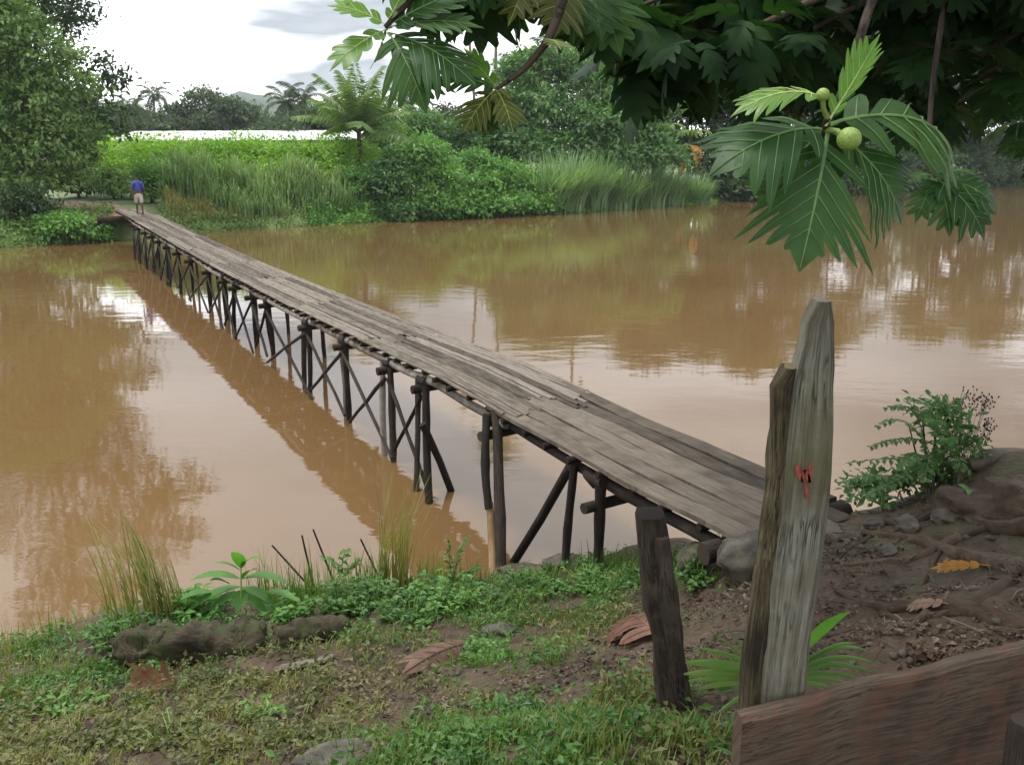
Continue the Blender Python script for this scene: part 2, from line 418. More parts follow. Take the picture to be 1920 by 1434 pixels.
M['stump'] = wood_mat('dark_stump_wood', [(0.016, 0.012, 0.009), (0.045, 0.034, 0.025), (0.09, 0.07, 0.054)], along=4, across=34, bump=1.0, patch=(0.12, 0.085, 0.065), patch_amt=0.5)
M['board'] = wood_mat('rotten_board', [(0.018, 0.012, 0.008), (0.060, 0.044, 0.031), (0.125, 0.096, 0.070)], along=2.6, across=34, bump=0.55, patch=(0.15, 0.072, 0.048), patch_amt=0.5)
M['bark'] = wood_mat('tree_bark', [(0.03, 0.024, 0.018), (0.075, 0.06, 0.046), (0.14, 0.115, 0.09)], along=4, across=9, bump=0.8)
M['root'] = wood_mat('exposed_root', [(0.030, 0.020, 0.013), (0.070, 0.048, 0.033), (0.125, 0.092, 0.066)], along=7, across=16, bump=0.8)
M['palm_bark'] = wood_mat('palm_bark', [(0.10, 0.08, 0.06), (0.19, 0.16, 0.13), (0.28, 0.25, 0.21)], along=14, across=2, bump=0.5)
M['red_palm_bark'] = wood_mat('brown_palm_bark', [(0.07, 0.045, 0.026), (0.15, 0.10, 0.06), (0.24, 0.17, 0.11)], along=14, across=2, bump=0.5)
M['mossy'] = plain_mat('mossy_rotten_wood', (0.055, 0.048, 0.028), scale=6, var=0.5, bump=0.6, col2=(0.105, 0.09, 0.056))
M['log_bark'] = wood_mat('mossy_log_bark', [(0.014, 0.010, 0.006), (0.048, 0.038, 0.023), (0.10, 0.082, 0.052)], along=7, across=16, bump=1.0, patch=(0.045, 0.062, 0.018), patch_amt=0.8)
M['rock'] = plain_mat('damp_rock', (0.06, 0.056, 0.045), scale=6, var=0.4, bump=0.5, col2=(0.12, 0.105, 0.08))
M['red_paint'] = plain_mat('faded_red_paint', (0.24, 0.055, 0.035), scale=60, var=0.4)
# foliage
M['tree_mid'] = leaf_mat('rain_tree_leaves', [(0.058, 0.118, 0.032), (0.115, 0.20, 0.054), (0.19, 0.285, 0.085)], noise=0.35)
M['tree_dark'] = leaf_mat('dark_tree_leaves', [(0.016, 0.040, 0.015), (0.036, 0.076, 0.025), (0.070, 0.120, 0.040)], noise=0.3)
M['broad'] = leaf_mat('broadleaf_leaves', [(0.040, 0.105, 0.030), (0.08, 0.175, 0.048), (0.15, 0.26, 0.08)], noise=0.4, rough=0.4)
M['creeper'] = leaf_mat('creeper_leaves', [(0.055, 0.15, 0.030), (0.10, 0.235, 0.046), (0.17, 0.32, 0.065)], noise=0.4, rough=0.5)
M['hedge'] = leaf_mat('hedge_leaves', [(0.11, 0.235, 0.020), (0.19, 0.36, 0.032), (0.28, 0.45, 0.05)], noise=0.3)
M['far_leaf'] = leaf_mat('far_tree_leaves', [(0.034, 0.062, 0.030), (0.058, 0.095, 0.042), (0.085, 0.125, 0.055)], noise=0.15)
M['reed'] = leaf_mat('reed_blades', [(0.085, 0.155, 0.05), (0.15, 0.24, 0.085), (0.24, 0.32, 0.13)], noise=0.3)
M['tallgrass'] = leaf_mat('river_grass_blades', [(0.10, 0.18, 0.08), (0.16, 0.26, 0.12), (0.25, 0.35, 0.17)], noise=0.4)
M['dead'] = leaf_mat('dead_leaves', [(0.09, 0.062, 0.04), (0.16, 0.115, 0.08), (0.24, 0.19, 0.14)], tcol=(1.2, 1, .7), noise=0.5)
M['frond'] = leaf_mat('palm_leaflets', [(0.09, 0.16, 0.045), (0.15, 0.235, 0.07), (0.23, 0.32, 0.11)], noise=0.3, rough=0.4)
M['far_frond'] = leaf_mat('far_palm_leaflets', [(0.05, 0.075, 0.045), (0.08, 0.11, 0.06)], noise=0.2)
M['rib'] = plain_mat('leaf_rib', (0.12, 0.21, 0.07), scale=30, var=0.15)
M['young_rib'] = plain_mat('young_leaf_rib', (0.36, 0.46, 0.15), scale=30, var=0.15)
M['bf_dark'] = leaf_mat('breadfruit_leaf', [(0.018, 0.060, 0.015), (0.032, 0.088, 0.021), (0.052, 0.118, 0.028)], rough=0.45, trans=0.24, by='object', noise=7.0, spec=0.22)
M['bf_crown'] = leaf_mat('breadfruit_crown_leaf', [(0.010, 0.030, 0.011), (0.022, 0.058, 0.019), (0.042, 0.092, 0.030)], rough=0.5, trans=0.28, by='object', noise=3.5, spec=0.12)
M['bf_young'] = leaf_mat('young_breadfruit_leaf', [(0.085, 0.20, 0.03), (0.12, 0.27, 0.045), (0.17, 0.33, 0.06)], rough=0.4, trans=0.45, by='object', noise=4.0)
M['bf_yellow'] = leaf_mat('yellowing_breadfruit_leaf', [(0.045, 0.070, 0.015), (0.085, 0.11, 0.022), (0.13, 0.145, 0.03)], rough=0.45, trans=0.4, by='object', noise=6.0)
M['grass'] = leaf_mat('short_grass', [(0.045, 0.095, 0.016), (0.085, 0.150, 0.028), (0.145, 0.215, 0.045), (0.19, 0.19, 0.065)], noise=1.2)
M['herb'] = leaf_mat('ground_herb', [(0.028, 0.088, 0.018), (0.060, 0.150, 0.030), (0.115, 0.225, 0.048)], noise=1.6)
M['weed'] = leaf_mat('drab_weed', [(0.036, 0.050, 0.013), (0.080, 0.098, 0.027), (0.145, 0.155, 0.048), (0.18, 0.15, 0.07)], noise=2.0)
M['litter'] = leaf_mat('leaf_litter', [(0.022, 0.014, 0.008), (0.058, 0.038, 0.023), (0.105, 0.073, 0.047), (0.18, 0.135, 0.095)], trans=0.1, tcol=(1, .8, .6), noise=1.5)
M['straw'] = leaf_mat('straw_grass', [(0.115, 0.120, 0.030), (0.20, 0.205, 0.055), (0.30, 0.28, 0.095)], noise=2.0)
M['seedling'] = leaf_mat('seedling_leaf', [(0.05, 0.15, 0.03), (0.085, 0.22, 0.04), (0.14, 0.29, 0.06)], trans=0.4, noise=4.0)
M['palm_seed'] = leaf_mat('palm_seedling_leaf', [(0.05, 0.12, 0.035), (0.10, 0.19, 0.05), (0.17, 0.26, 0.075)], trans=0.3, noise=3.0, rough=0.4)

# ------------------------------------------------------------------ terrain
def tps_fit(P, z):
    n = len(P); d = np.linalg.norm(P[:, None] - P[None], axis=2)
    K = np.where(d > 0, d * d * np.log(d + 1e-12), 0) + np.eye(n) * 0.02
    A = np.zeros((n + 3, n + 3)); A[:n, :n] = K; A[:n, n] = 1; A[:n, n + 1:] = P; A[n, :n] = 1; A[n + 1:, :n] = P.T
    return np.linalg.solve(A, np.concatenate([z, np.zeros(3)]))
ctl = []
def cp(px, py, z): ctl.append(at_z(px, py, z))
edge_px = [(-200, 1222), (0, 1208), (130, 1185), (230, 1150), (330, 1128), (450, 1118), (560, 1112), (680, 1105), (800, 1098), (940, 1082), (1050, 1062), (1150, 1040), (1250, 1015)]
for e in edge_px:
    p = at_z(*e, 0.0); ctl.append(p); ctl.append(p + np.array([0.3, 2.2, -1.1])); ctl.append(p + np.array([0, -0.55, 0.28]))
for q in [(0, 1434, 1.15), (250, 1434, 1.2), (500, 1434, 1.3), (960, 1434, 1.65), (1180, 1434, 1.85), (1400, 1434, 1.9), (1700, 1434, 1.8), (1920, 1434, 1.8),
          (0, 1300, .62), (300, 1300, .7), (600, 1290, .85), (800, 1250, .85), (1000, 1250, 1.05), (1000, 1150, .55), (1150, 1150, .75), (1270, 1310, 1.6), (1250, 1120, .85),
          (1330, 1080, 1.15), (1420, 990, 1.42), (1500, 1010, 1.48), (1620, 960, 1.48), (1600, 1130, 1.7), (1750, 1080, 1.75), (1900, 1200, 2.05), (1900, 1050, 1.9), (1700, 960, 1.62), (1800, 930, 1.75),
          (1890, 850, 2.02), (1980, 850, 2.05), (1850, 880, 1.9)]: cp(*q)
for q in [(-9, 7.9, 0), (-9, 10.3, -1.1), (-9, 5, 1.0), (-9, 0, 2.0), (-9, -4, 2.3), (0, -4, 2.6), (9, -4, 2.6), (0, 0.5, 2.35), (9, 3, 2.3), (9, 6.5, 2.1), (9, 9.3, 0), (9, 11.5, -1.1),
          (2.9, 8.7, 0.1), (4.4, 9.2, 0.1), (3.3, 11.2, -1.1), (5.5, 11.4, -1.1), (2.2, 8.3, .35)]: ctl.append(np.array(q, float))
ctl = np.array(ctl)
TPS = tps_fit(ctl[:, :2], ctl[:, 2])
def ground_z(x, y, rough=True):
    x = np.atleast_1d(np.asarray(x, float)); y = np.atleast_1d(np.asarray(y, float))
    xx = np.clip(x, -9, 9); yy = np.clip(y, -4, 11.5)
    out = np.zeros(len(xx)); n = len(ctl)
    for s in range(0, len(xx), 20000):
        P = np.stack([xx[s:s + 20000], yy[s:s + 20000]], 1)
        d = np.linalg.norm(P[:, None] - ctl[None, :, :2], axis=2)
        out[s:s + 20000] = (d * d * np.log(d + 1e-12)) @ TPS[:n] + TPS[n] + P @ TPS[n + 1:]
    out = np.clip(out, -1.3, 2.9)
    if rough:
        for k in range(len(out)):
            q = Vector((x[k], y[k], 0))
            out[k] += 0.055 * mnoise.noise(q * 2.1) + 0.028 * mnoise.noise(q * 6.3) + 0.010 * mnoise.noise(q * 17)
    return out
gx = np.concatenate([np.linspace(-60, -9.2, 24), np.arange(-9, 9.01, 0.055), np.linspace(9.2, 60, 24)])
gy = np.concatenate([np.linspace(-60, -3.2, 14), np.arange(-3, 2, 0.25), np.arange(2, 11.6, 0.055)])
GX, GY = np.meshgrid(gx, gy)
GZ = ground_z(GX.ravel(), GY.ravel()).reshape(GX.shape)
def grid_faces(r, c):
    i = np.arange(r - 1)[:, None] * c + np.arange(c - 1)[None]
    return np.stack([i, i + 1, i + c + 1, i + c], -1).reshape(-1, 4)
mb = MB(); mb.add(np.stack([GX, GY, GZ], -1).reshape(-1, 3), grid_faces(*GX.shape))
tag(mb.build('ground', M['soil']), kind='structure')
def gz(x, y): return float(ground_z([x], [y])[0])
def on_ground(px, py):
    """the point where the sight line of a pixel meets the near bank"""
    d = ray(px, py); t = np.linspace(2.0, 13, 600)
    z = ground_z(d[0] * t, d[1] * t)
    k = np.argmax(CAM_H + d[2] * t <= np.maximum(z, -.02))
    return np.array([d[0] * t[k], d[1] * t[k], z[k]])

# far bank
D2 = np.array([-0.5, 0.866]); E2 = np.array([0.866, 0.5])
shore = np.array([(-330, -90), (-120, 24), (-60, 37), (-25.2, 43.6), (-22.5, 46.2), (-20.2, 49.5), (-18, 54), (-12, 59.5), (-8, 63), (3.4, 71.4), (19, 88.5), (50, 118), (85, 151), (220, 262), (310, 335)], float)
sq = shore @ E2; sd = shore @ D2
def shore_s(x, y): return x * D2[0] + y * D2[1] - np.interp(x * E2[0] + y * E2[1], sq, sd)
def prof_z(s): return np.interp(s, [-8, -2, 0, 0.8, 2.2, 4, 40, 400], [-1.6, -.7, 0, .6, 1.25, 1.5, 1.7, 3.0])
def far_z(x, y): return float(prof_z(shore_s(x, y)))
q = np.concatenate([np.linspace(sq[0], -40, 20), np.arange(-39, 110, .8), np.linspace(112, sq[-1], 40)])
ss = np.array([-8, -2, -.6, -.2, 0, .25, .5, .8, 1.2, 1.7, 2.2, 3, 4, 7, 12, 20, 40, 90, 200, 420], float)
Q, S = np.meshgrid(q, ss)
wig = np.array([0.5 * mnoise.noise(Vector((a * .35, 3.3, 0))) + .25 * mnoise.noise(Vector((a * 1.1, 9.3, 0))) for a in q])
al = np.interp(Q, sq, sd) + S + wig[None] * np.clip(1 - np.abs(S) / 12, 0, 1)
X = Q * E2[0] + al * D2[0]; Y = Q * E2[1] + al * D2[1]
Z = prof_z(S) + np.array([0.12 * mnoise.noise(Vector((a * .4, b * .4, 0))) for a, b in zip(X.ravel(), Y.ravel())]).reshape(X.shape) * (S > .5)
mb = MB(); mb.add(np.stack([X, Y, Z], -1).reshape(-1, 3), grid_faces(*X.shape))
tag(mb.build('far_bank', M['far_ground']), kind='structure')

mb = MB(); wx = np.linspace(-700, 700, 27); wy = np.linspace(3, 770, 19)
WX, WY = np.meshgrid(wx, wy); mb.add(np.stack([WX, WY, 0 * WX], -1).reshape(-1, 3), grid_faces(*WX.shape))
tag(mb.build('river_water', M['water']), kind='structure')

# red dirt path at the far landing of the bridge
mb = MB(); pts = [(-20.6, 46.9), (-22.6, 50.2), (-27, 54.5), (-33, 58.5), (-44, 63)]
pp = np.array(pts); seg = 24
tt = np.linspace(0, len(pp) - 1, seg); px_ = np.interp(tt, range(len(pp)), pp[:, 0]); py_ = np.interp(tt, range(len(pp)), pp[:, 1])
c2 = np.stack([px_, py_], 1); tn = unit(np.gradient(c2, axis=0)); nn = np.stack([-tn[:, 1], tn[:, 0]], 1)
rows = []
for k in range(seg):
    for w in (-1.5, -.6, .6, 1.7):
        p = c2[k] + nn[k] * w * (1 + .15 * math.sin(k * 1.7)); rows.append((p[0], p[1], max(far_z(*p), .9) + .09 + .03 * (abs(w) < 1)))
mb.add(rows, grid_faces(seg, 4)); tag(mb.build('footpath', M['path']), kind='structure')

# hill far away
mb = MB(); hx = np.linspace(-330, 40, 80); hv = []
for k, x in enumerate(hx):
    h = 26 + 19 * math.exp(-((x + 163) / 42) ** 2) + 10 * mnoise.noise(Vector((x * .018, 0, 0))) + 4 * mnoise.noise(Vector((x * .08, 2, 0)))
    h *= min(1, (k + 1) / 10, (80 - k) / 10)
    for j, (dy, hh) in enumerate(((0, 0), (25, .45), (56, .8), (95, 1.0), (160, .6), (250, 0))): hv.append((x, 520 + dy, hh * h))
mb.add(hv, grid_faces(80, 6)); M['hill'] = plain_mat('forested_hill', (0.05, 0.075, 0.05), scale=0.05, var=0.4)
tag(mb.build('hill', M['hill']), kind='structure')

# ------------------------------------------------------------------ the footbridge
B_A = np.array([-0.4843, 0.875, 0]); B_C = np.array([0.875, 0.4843, 0]); UP = np.array([0, 0, 1.0])
def deck_z(s): return float(np.interp(s, [3.5, 4.6, 6, 8.2, 10, 13, 17, 24, 30, 36, 44, 50], [1.50, 1.545, 1.53, 1.57, 1.62, 1.57, 1.53, 1.50, 1.56, 1.64, 1.72, 1.74]))
def bp(s, w, z): return B_C * (4.446 + w) + B_A * s + UP * z
bridge = thing('footbridge', 'long rickety wooden plank footbridge on spindly stilts across the brown river', 'footbridge', bp(4.6, .66, 1.4))
def local(mb, name, mats, smooth=False):
    o = mb.build(name, mats, bridge, smooth)
    o.matrix_parent_inverse.identity()
    o.location = -np.array(bridge.location)
    return o
# near ramp: broad planks
ws = np.linspace(0, 1.34, 7)
for k in range(6):
    w = (ws[k] + ws[k + 1]) / 2; wd = ws[k + 1] - ws[k] - random.uniform(.010, .022)
    s0 = 4.35 + random.uniform(-.35, .1) + (0.35 if k > 3 else 0); s1 = 8.55 + random.uniform(-.12, .2) + (.55 if k in (4, 5) else 0) + (.2 if k == 2 else 0)
    mb = MB(); N = 14; t = np.linspace(s0, s1, N)
    for a, b in zip(t[:-1], t[1:]):
        pass
    rows = []; uv = []; u0 = random.random() * 30; v0 = random.random() * 7
    lift = random.uniform(-.008, .006)
    for q, s in enumerate(t):
        z = deck_z(s) + lift + .009 * math.sin(q * .9 + k * 2.1)
        jl, jr = random.uniform(-.006, .006), random.uniform(-.006, .006)
        for (ww, zz) in ((w - wd / 2 + jl, z - .045), (w - wd / 2 + jl, z - .004), (w - wd / 2 + .006 + jl, z), (w + wd / 2 - .006 + jr, z), (w + wd / 2 + jr, z - .004), (w + wd / 2 + jr, z - .045)):
            rows.append(bp(s, ww, zz)); uv.append((u0 + s, v0 + ww))
    n = 6; i = np.arange(N - 1)[:, None] * n; j = np.arange(n)[None]; j2 = (j + 1) % n
    mb.add(rows, np.stack([i + j, i + n + j, i + n + j2, i + j2], -1).reshape(-1, 4), uv)
    mb.add(rows[:n], [list(range(n))], uv[:n]); mb.add(rows[-n:], [list(range(n - 1, -1, -1))], uv[-n:])
    local(mb, 'plank', M['plank'])
# the rest: runs of split bamboo strips, each run one loose-laid panel
s = 8.5; first = True
while s < 48.6:
    ln = random.uniform(3.4, 4.6); e = min(s + ln, 49.2)
    for k in range(8):
        wc = 0.085 + k * 0.168 + random.uniform(-.02, .02)
        mb = MB(); a0 = s + random.uniform(-.35, .15) - (0.0 if not first else .1); a1 = e + random.uniform(-.2, .35)
        nst = 3
        for r_ in range(nst):
            ww = wc + (r_ - 1) * 0.054 + random.uniform(-.006, .006); wd = random.uniform(.046, .058)
            t = np.linspace(a0 + random.uniform(-.12, .12), a1 + random.uniform(-.12, .12), 9); rows = []; uv = []; u0 = random.random() * 30; v0 = random.random() * 9
            skew = random.uniform(-.025, .025); lift = random.uniform(0, .014)
            for q, sv in enumerate(t):
                z = deck_z(sv) + lift + random.uniform(-.005, .006); w2 = ww + skew * (q / 8 - .5) + random.uniform(-.004, .004)
                for (dw, dz) in ((-.5, -.022), (-.5, -.004), (-.2, .006), (.2, .006), (.5, -.004), (.5, -.022)):
                    rows.append(bp(sv, w2 + dw * wd, z + dz)); uv.append((u0 + sv, v0 + dw * wd))
            n = 6; i = np.arange(8)[:, None] * n; j = np.arange(n)[None]; j2 = (j + 1) % n
            mb.add(rows, np.stack([i + j, i + n + j, i + n + j2, i + j2], -1).reshape(-1, 4), uv)
            mb.add(rows[:n], [list(range(n))], uv[:n]); mb.add(rows[-n:], [list(range(n - 1, -1, -1))], uv[-n:])
        local(mb, 'bamboo_slat', M['bamboo'])
    s = e - .05; first = False
# battens across, stringers along
for s in np.arange(5.0, 49, 0.46):
    mb = MB(); w0 = random.uniform(-.06, .03); w1 = 1.33 + random.uniform(-.03, .07); ds = random.uniform(-.04, .04); z = deck_z(s) - (.083 if s < 8.5 else .066)
    tube(mb, [bp(s, w0, z), bp(s + ds * .5, .6, z - .004), bp(s + ds, w1, z)], [.036, .034, .036], n=6, jitter=.1)
    local(mb, 'cross_batten', M['dark_pole'], True)
def s_at(px):
    r_ = (px - 960) / F_PX / (cT - (520 - 717) / F_PX * sT); y_ = 5.081 / (r_ + .5536)
    for _ in range(4):
        x_ = 5.081 - .5536 * y_; py_q = 717 - F_PX * ((y_ * sT + (1.55 - CAM_H) * cT) / (y_ * cT - (1.55 - CAM_H) * sT))
        r_ = (px - 960) / F_PX / (cT - (py_q - 717) / F_PX * sT); y_ = 5.081 / (r_ + .5536)
    return -.4843 * (5.081 - .5536 * y_) + .875 * y_
tops = [1118, 921, 791, 724, 640, 572, 496, 469, 437, 415, 386, 353, 330, 312, 296, 282, 270, 258, 248]
feet = [None, (938, 1082), (806, 942), (737, 866), (655, 787), (579, 736), (513, 670), (480, 641), (440, 620), (427, 597), (394, 572), (361, 545), None, None, (293, 497), None, None, None, None]
bents = [s_at(t_) for t_ in tops]
for w in (.07, 1.24):
    sb = [4.5] + bents[1:] + [48.6]
    for a, b in zip(sb[:-1], sb[1:]):
        mb = MB(); t = np.linspace(a - .25, b + .2, 6); off = random.uniform(-.03, .03)
        near = a < 8
        tube(mb, [bp(v, w + off * (v - a), deck_z(v) - (.165 if near else .15) - .02 * math.sin((v - a) / (b - a) * math.pi)) for v in t], np.linspace(.058, .048, 6), n=8, jitter=.07)
        local(mb, 'stringer', M['dark_pole'] if (near or w > 1) else M['pole'], True)
def leg(s, wt, wf, zt, zf, r, mats, sf=0.0, two=None):
    mb = MB(); n = 9; t = np.linspace(0, 1, n); bend = random.uniform(-.05, .05)
    pts = [bp(s + sf * v + bend * .5 * math.sin(v * 3.1), wt + (wf - wt) * v + bend * math.sin(v * 3.1), zt + (zf - zt) * v) for v in t]
    rad = [r * (1.05 - .12 * v + random.uniform(-.12, .20)) for v in t]
    tube(mb, pts, rad, n=8, jitter=.08)
    return local(mb, 'post', mats, True)
prev = None
for k, s in enumerate(bents):
    zt = deck_z(s) - .12
    wf = random.uniform(-.12, -.02); sf = 0.0
    if feet[k] is not None:
        fw = at_z(*feet[k], 0.0); wf = float(fw[:2] @ B_C[:2]) - 4.446; sf = float(fw[:2] @ B_A[:2]) - s
        ex = 1 + .5 / (zt + .01)                         # carry the leg on below the water
        wf = .05 + (wf - .05) * ex; sf *= ex
    if k == 0:
        g0 = bp(s, 0, 0); gzz = gz(g0[0], g0[1])
        leg(s - .02, .04, -.02, zt, -.3, .048, M['dark_pole']); leg(s + .40, .02, -.08, zt, -.3, .040, M['dark_pole'])
    elif k == 1:
        leg(s - .02, .06, wf, deck_z(s) - .03, -.5, .056, M['dark_pole'], sf=sf)
        leg(s + .05, -.03, wf * .45 - .06, zt, .60, .046, M['dark_pole'], sf=sf * .45)
        leg(s + .05 + sf * .42, -.05 + wf * .42, wf - .08, .66, -.5, .042, M['raw_pole'], sf=sf * .55)
    else:
        leg(s, .05, wf, zt, -.5, .050 if k < 6 else .045, M['dark_pole'], sf=sf)
        leg(s + random.uniform(.30, .42) * (1 if k < 9 else .7), .08, wf + random.uniform(-.04, .12), zt, -.5, random.uniform(.038, .048), M['dark_pole'] if k not in (4, 3) else M['pole'], sf=sf * random.uniform(.7, 1.1))
        if k >= 6 and k % 2 == 0: leg(s + .05, 1.22, 1.26, zt, -.5, .046, M['dark_pole'])
    mb = MB(); zc = zt - .14 - .06 * (k in (0, 1))
    if k == 0: zc -= .08
    tube(mb, [bp(s + .02, -.14 if k else -.12, zc - .015), bp(s + .05, .6, zc), bp(s + .06, 1.32, zc + .01)], [.058, .055, .05], n=8, jitter=.09)
    local(mb, 'cap_beam', M['dark_pole'], True)
    # lashing where post, beam and stringer meet
    mb = MB()
    tube(mb, [bp(s - .09, .03, zt - .03), bp(s + .1, .05, zt - .06), bp(s + .24, .06, zt - .05)], [.062, .075, .058], n=7, jitter=.2)
    local(mb, 'lashing', M['dark_pole'], True)
    if k >= 3:
        ps = prev
        for (sa, za, sb_, zb) in ((ps, deck_z(ps) - .35, s, .12 + random.uniform(-.2, .1)), (s, zt - .25, ps, .1 + random.uniform(-.2, .1))):
            f0, f1 = random.uniform(0, .06), random.uniform(.80, .97)
            q0 = bp(sb_, 0, 0); mb = MB(); p0 = bp(sa, .0, za); p1 = bp(sb_, -.06, zb); p1 = p1 - B_A * .25 * (k < 8) + (p1 - p0) * .10
            tube(mb, [p0 + (p1 - p0) * v + UP * random.uniform(-.015, .015) for v in np.linspace(f0, f1, 5)], np.linspace(.032, .027, 5), n=6, jitter=.12)
            local(mb, 'brace', M['dark_pole'], True)
    prev = s
for (p0, p1, r_) in ((bp(s_at(1065), .02, 1.36), at_z(958, 1046, .02) + [0, 0, -.1], .048), (at_y(792, 795, 10.9), at_z(850, 932, -.1), .05)):
    mb = MB(); tube(mb, [p0, (np.array(p0) + p1) / 2 + B_C * .02, p1], r_, n=7, jitter=.08)
    local(mb, 'brace', M['dark_pole'], True)
# landing log under the far end
mb = MB(); tube(mb, [bp(48.3, -.9, 1.32), bp(48.2, .5, 1.35), bp(48.4, 1.8, 1.3)], [.16, .15, .14], n=9, jitter=.1); local(mb, 'cap_beam', M['dark_pole'], True)
mb = MB(); tube(mb, [bp(4.75, -.15, 1.37), bp(4.7, .6, 1.37), bp(4.85, 1.5, 1.38)], [.085, .09, .08], n=9, jitter=.1); local(mb, 'cap_beam', M['dark_pole'], True)

# ------------------------------------------------------------------ the person walking away over the bridge
def skin(name, chain, mat, parent, root=0, sub=1):
    """chain: list of (point, (rx, ry), parent index)"""
    me = bpy.data.meshes.new(name)
    me.from_pydata([c[0] for c in chain], [(k, c[2]) for k, c in enumerate(chain) if c[2] is not None], [])
    o = link(bpy.data.objects.new(name, me), parent)
    md = o.modifiers.new('skin', 'SKIN')
    for k, c in enumerate(chain):
        sv = me.skin_vertices[0].data[k]; sv.radius = c[1]; sv.use_root = (k == root)
    md.use_smooth_shade = True
    sd_ = o.modifiers.new('sub', 'SUBSURF'); sd_.levels = sub; sd_.render_levels = sub
    me.materials.append(mat)
    return o
M['skin'] = plain_mat('brown_skin', (0.085, 0.045, 0.028), scale=30, var=0.1, rough=0.55)
M['shirt'] = plain_mat('blue_shirt_cloth', (0.05, 0.062, 0.28), scale=8, var=0.25, rough=0.9)
M['shorts'] = plain_mat('beige_shorts_cloth', (0.36, 0.33, 0.27), scale=12, var=0.15, rough=0.9)
M['hair'] = plain_mat('black_hair', (0.008, 0.007, 0.006), scale=60, var=0.3)
pb_ = at_z(263, 402, deck_z(47.0)); ps_ = float(pb_[:2] @ B_A[:2]); pw_ = float(pb_[:2] @ B_C[:2]) - 4.446
pl = bp(ps_, float(np.clip(pw_, .35, 1.0)), deck_z(ps_) + .012)
per = thing('person', 'person in blue shirt and pale shorts walking away on the far end of the footbridge', 'person', pl, math.atan2(B_A[1], B_A[0]) - math.pi / 2)
b = [((0, 0, .96), (.13, .10), None), ((0, 0, 1.12), (.135, .095), 0), ((0, .01, 1.30), (.155, .105), 1), ((0, .01, 1.44), (.12, .085), 2), ((0, .02, 1.52), (.05, .05), 3), ((0, .03, 1.60), (.075, .085), 4), ((0, .035, 1.69), (.078, .095), 5), ((0, .03, 1.76), (.05, .06), 6)]
for sx, ph in ((-1, 1), (1, -1)):
    k = len(b)
    b += [((sx * .10, 0, .88), (.088, .092), 0), ((sx * .10, .10 * ph, .50), (.056, .06), k), ((sx * .10, .13 * ph - .06, .10), (.036, .04), k + 1), ((sx * .10, .13 * ph - .06, .035), (.036, .045), k + 2), ((sx * .105, .13 * ph + .09, .025), (.034, .022), k + 3)]
for sx, ph in ((-1, -1), (1, 1)):
    k = len(b)
    b += [((sx * .20, .0, 1.41), (.055, .055), 3), ((sx * .25, .02 * ph - .02, 1.14), (.04, .042), k), ((sx * .26, .10 * ph + .02, .90), (.03, .032), k + 1), ((sx * .26, .12 * ph + .04, .81), (.022, .034), k + 2)]
    for f_, dy in ((0, -.025), (1, -.008), (2, .009), (3, .025)):
        b.append(((sx * .258, .12 * ph + .05 + dy, .725 + .01 * abs(dy) * 60), (.009, .009), k + 3))
    b.append(((sx * .235, .12 * ph + .085, .77), (.010, .010), k + 3))
skin('body', b, M['skin'], per)
sh = [((0, 0, .93), (.165, .125), None), ((0, 0, 1.12), (.165, .12), 0), ((0, .01, 1.30), (.185, .13), 1), ((0, .01, 1.445), (.14, .10), 2), ((0, .015, 1.50), (.065, .062), 3)]
for sx, ph in ((-1, -1), (1, 1)):
    k = len(sh); sh += [((sx * .20, .0, 1.405), (.085, .08), 3), ((sx * .245, .02 * ph - .02, 1.17), (.068, .068), k)]
skin('shirt', sh, M['shirt'], per)
so = [((0, 0, .97), (.16, .12), None), ((0, 0, .88), (.155, .12), 0)]
for sx, ph in ((-1, 1), (1, -1)):
    k = len(so); so += [((sx * .10, .02 * ph, .80), (.105, .105), 1), ((sx * .10, .09 * ph, .47), (.092, .09), k)]
skin('shorts', so, M['shorts'], per)
skin('hair', [((0, .0, 1.66), (.075, .08), None), ((0, .015, 1.73), (.084, .095), 0), ((0, .025, 1.775), (.06, .07), 1)], M['hair'], per)
mb = MB()
for sx in (-1, 1): rock(mb, (sx * .03, .118, 1.675), (.012, .008, .009), sub=1, amp=0)
rock(mb, (0, .13, 1.645), (.014, .022, .02), sub=1, amp=0); rock(mb, (0, .118, 1.60), (.026, .008, .007), sub=1, amp=0)
for sx in (-1, 1): rock(mb, (sx * .08, .03, 1.655), (.012, .022, .032), sub=1, amp=0)
mb.build('face', M['skin'], per)

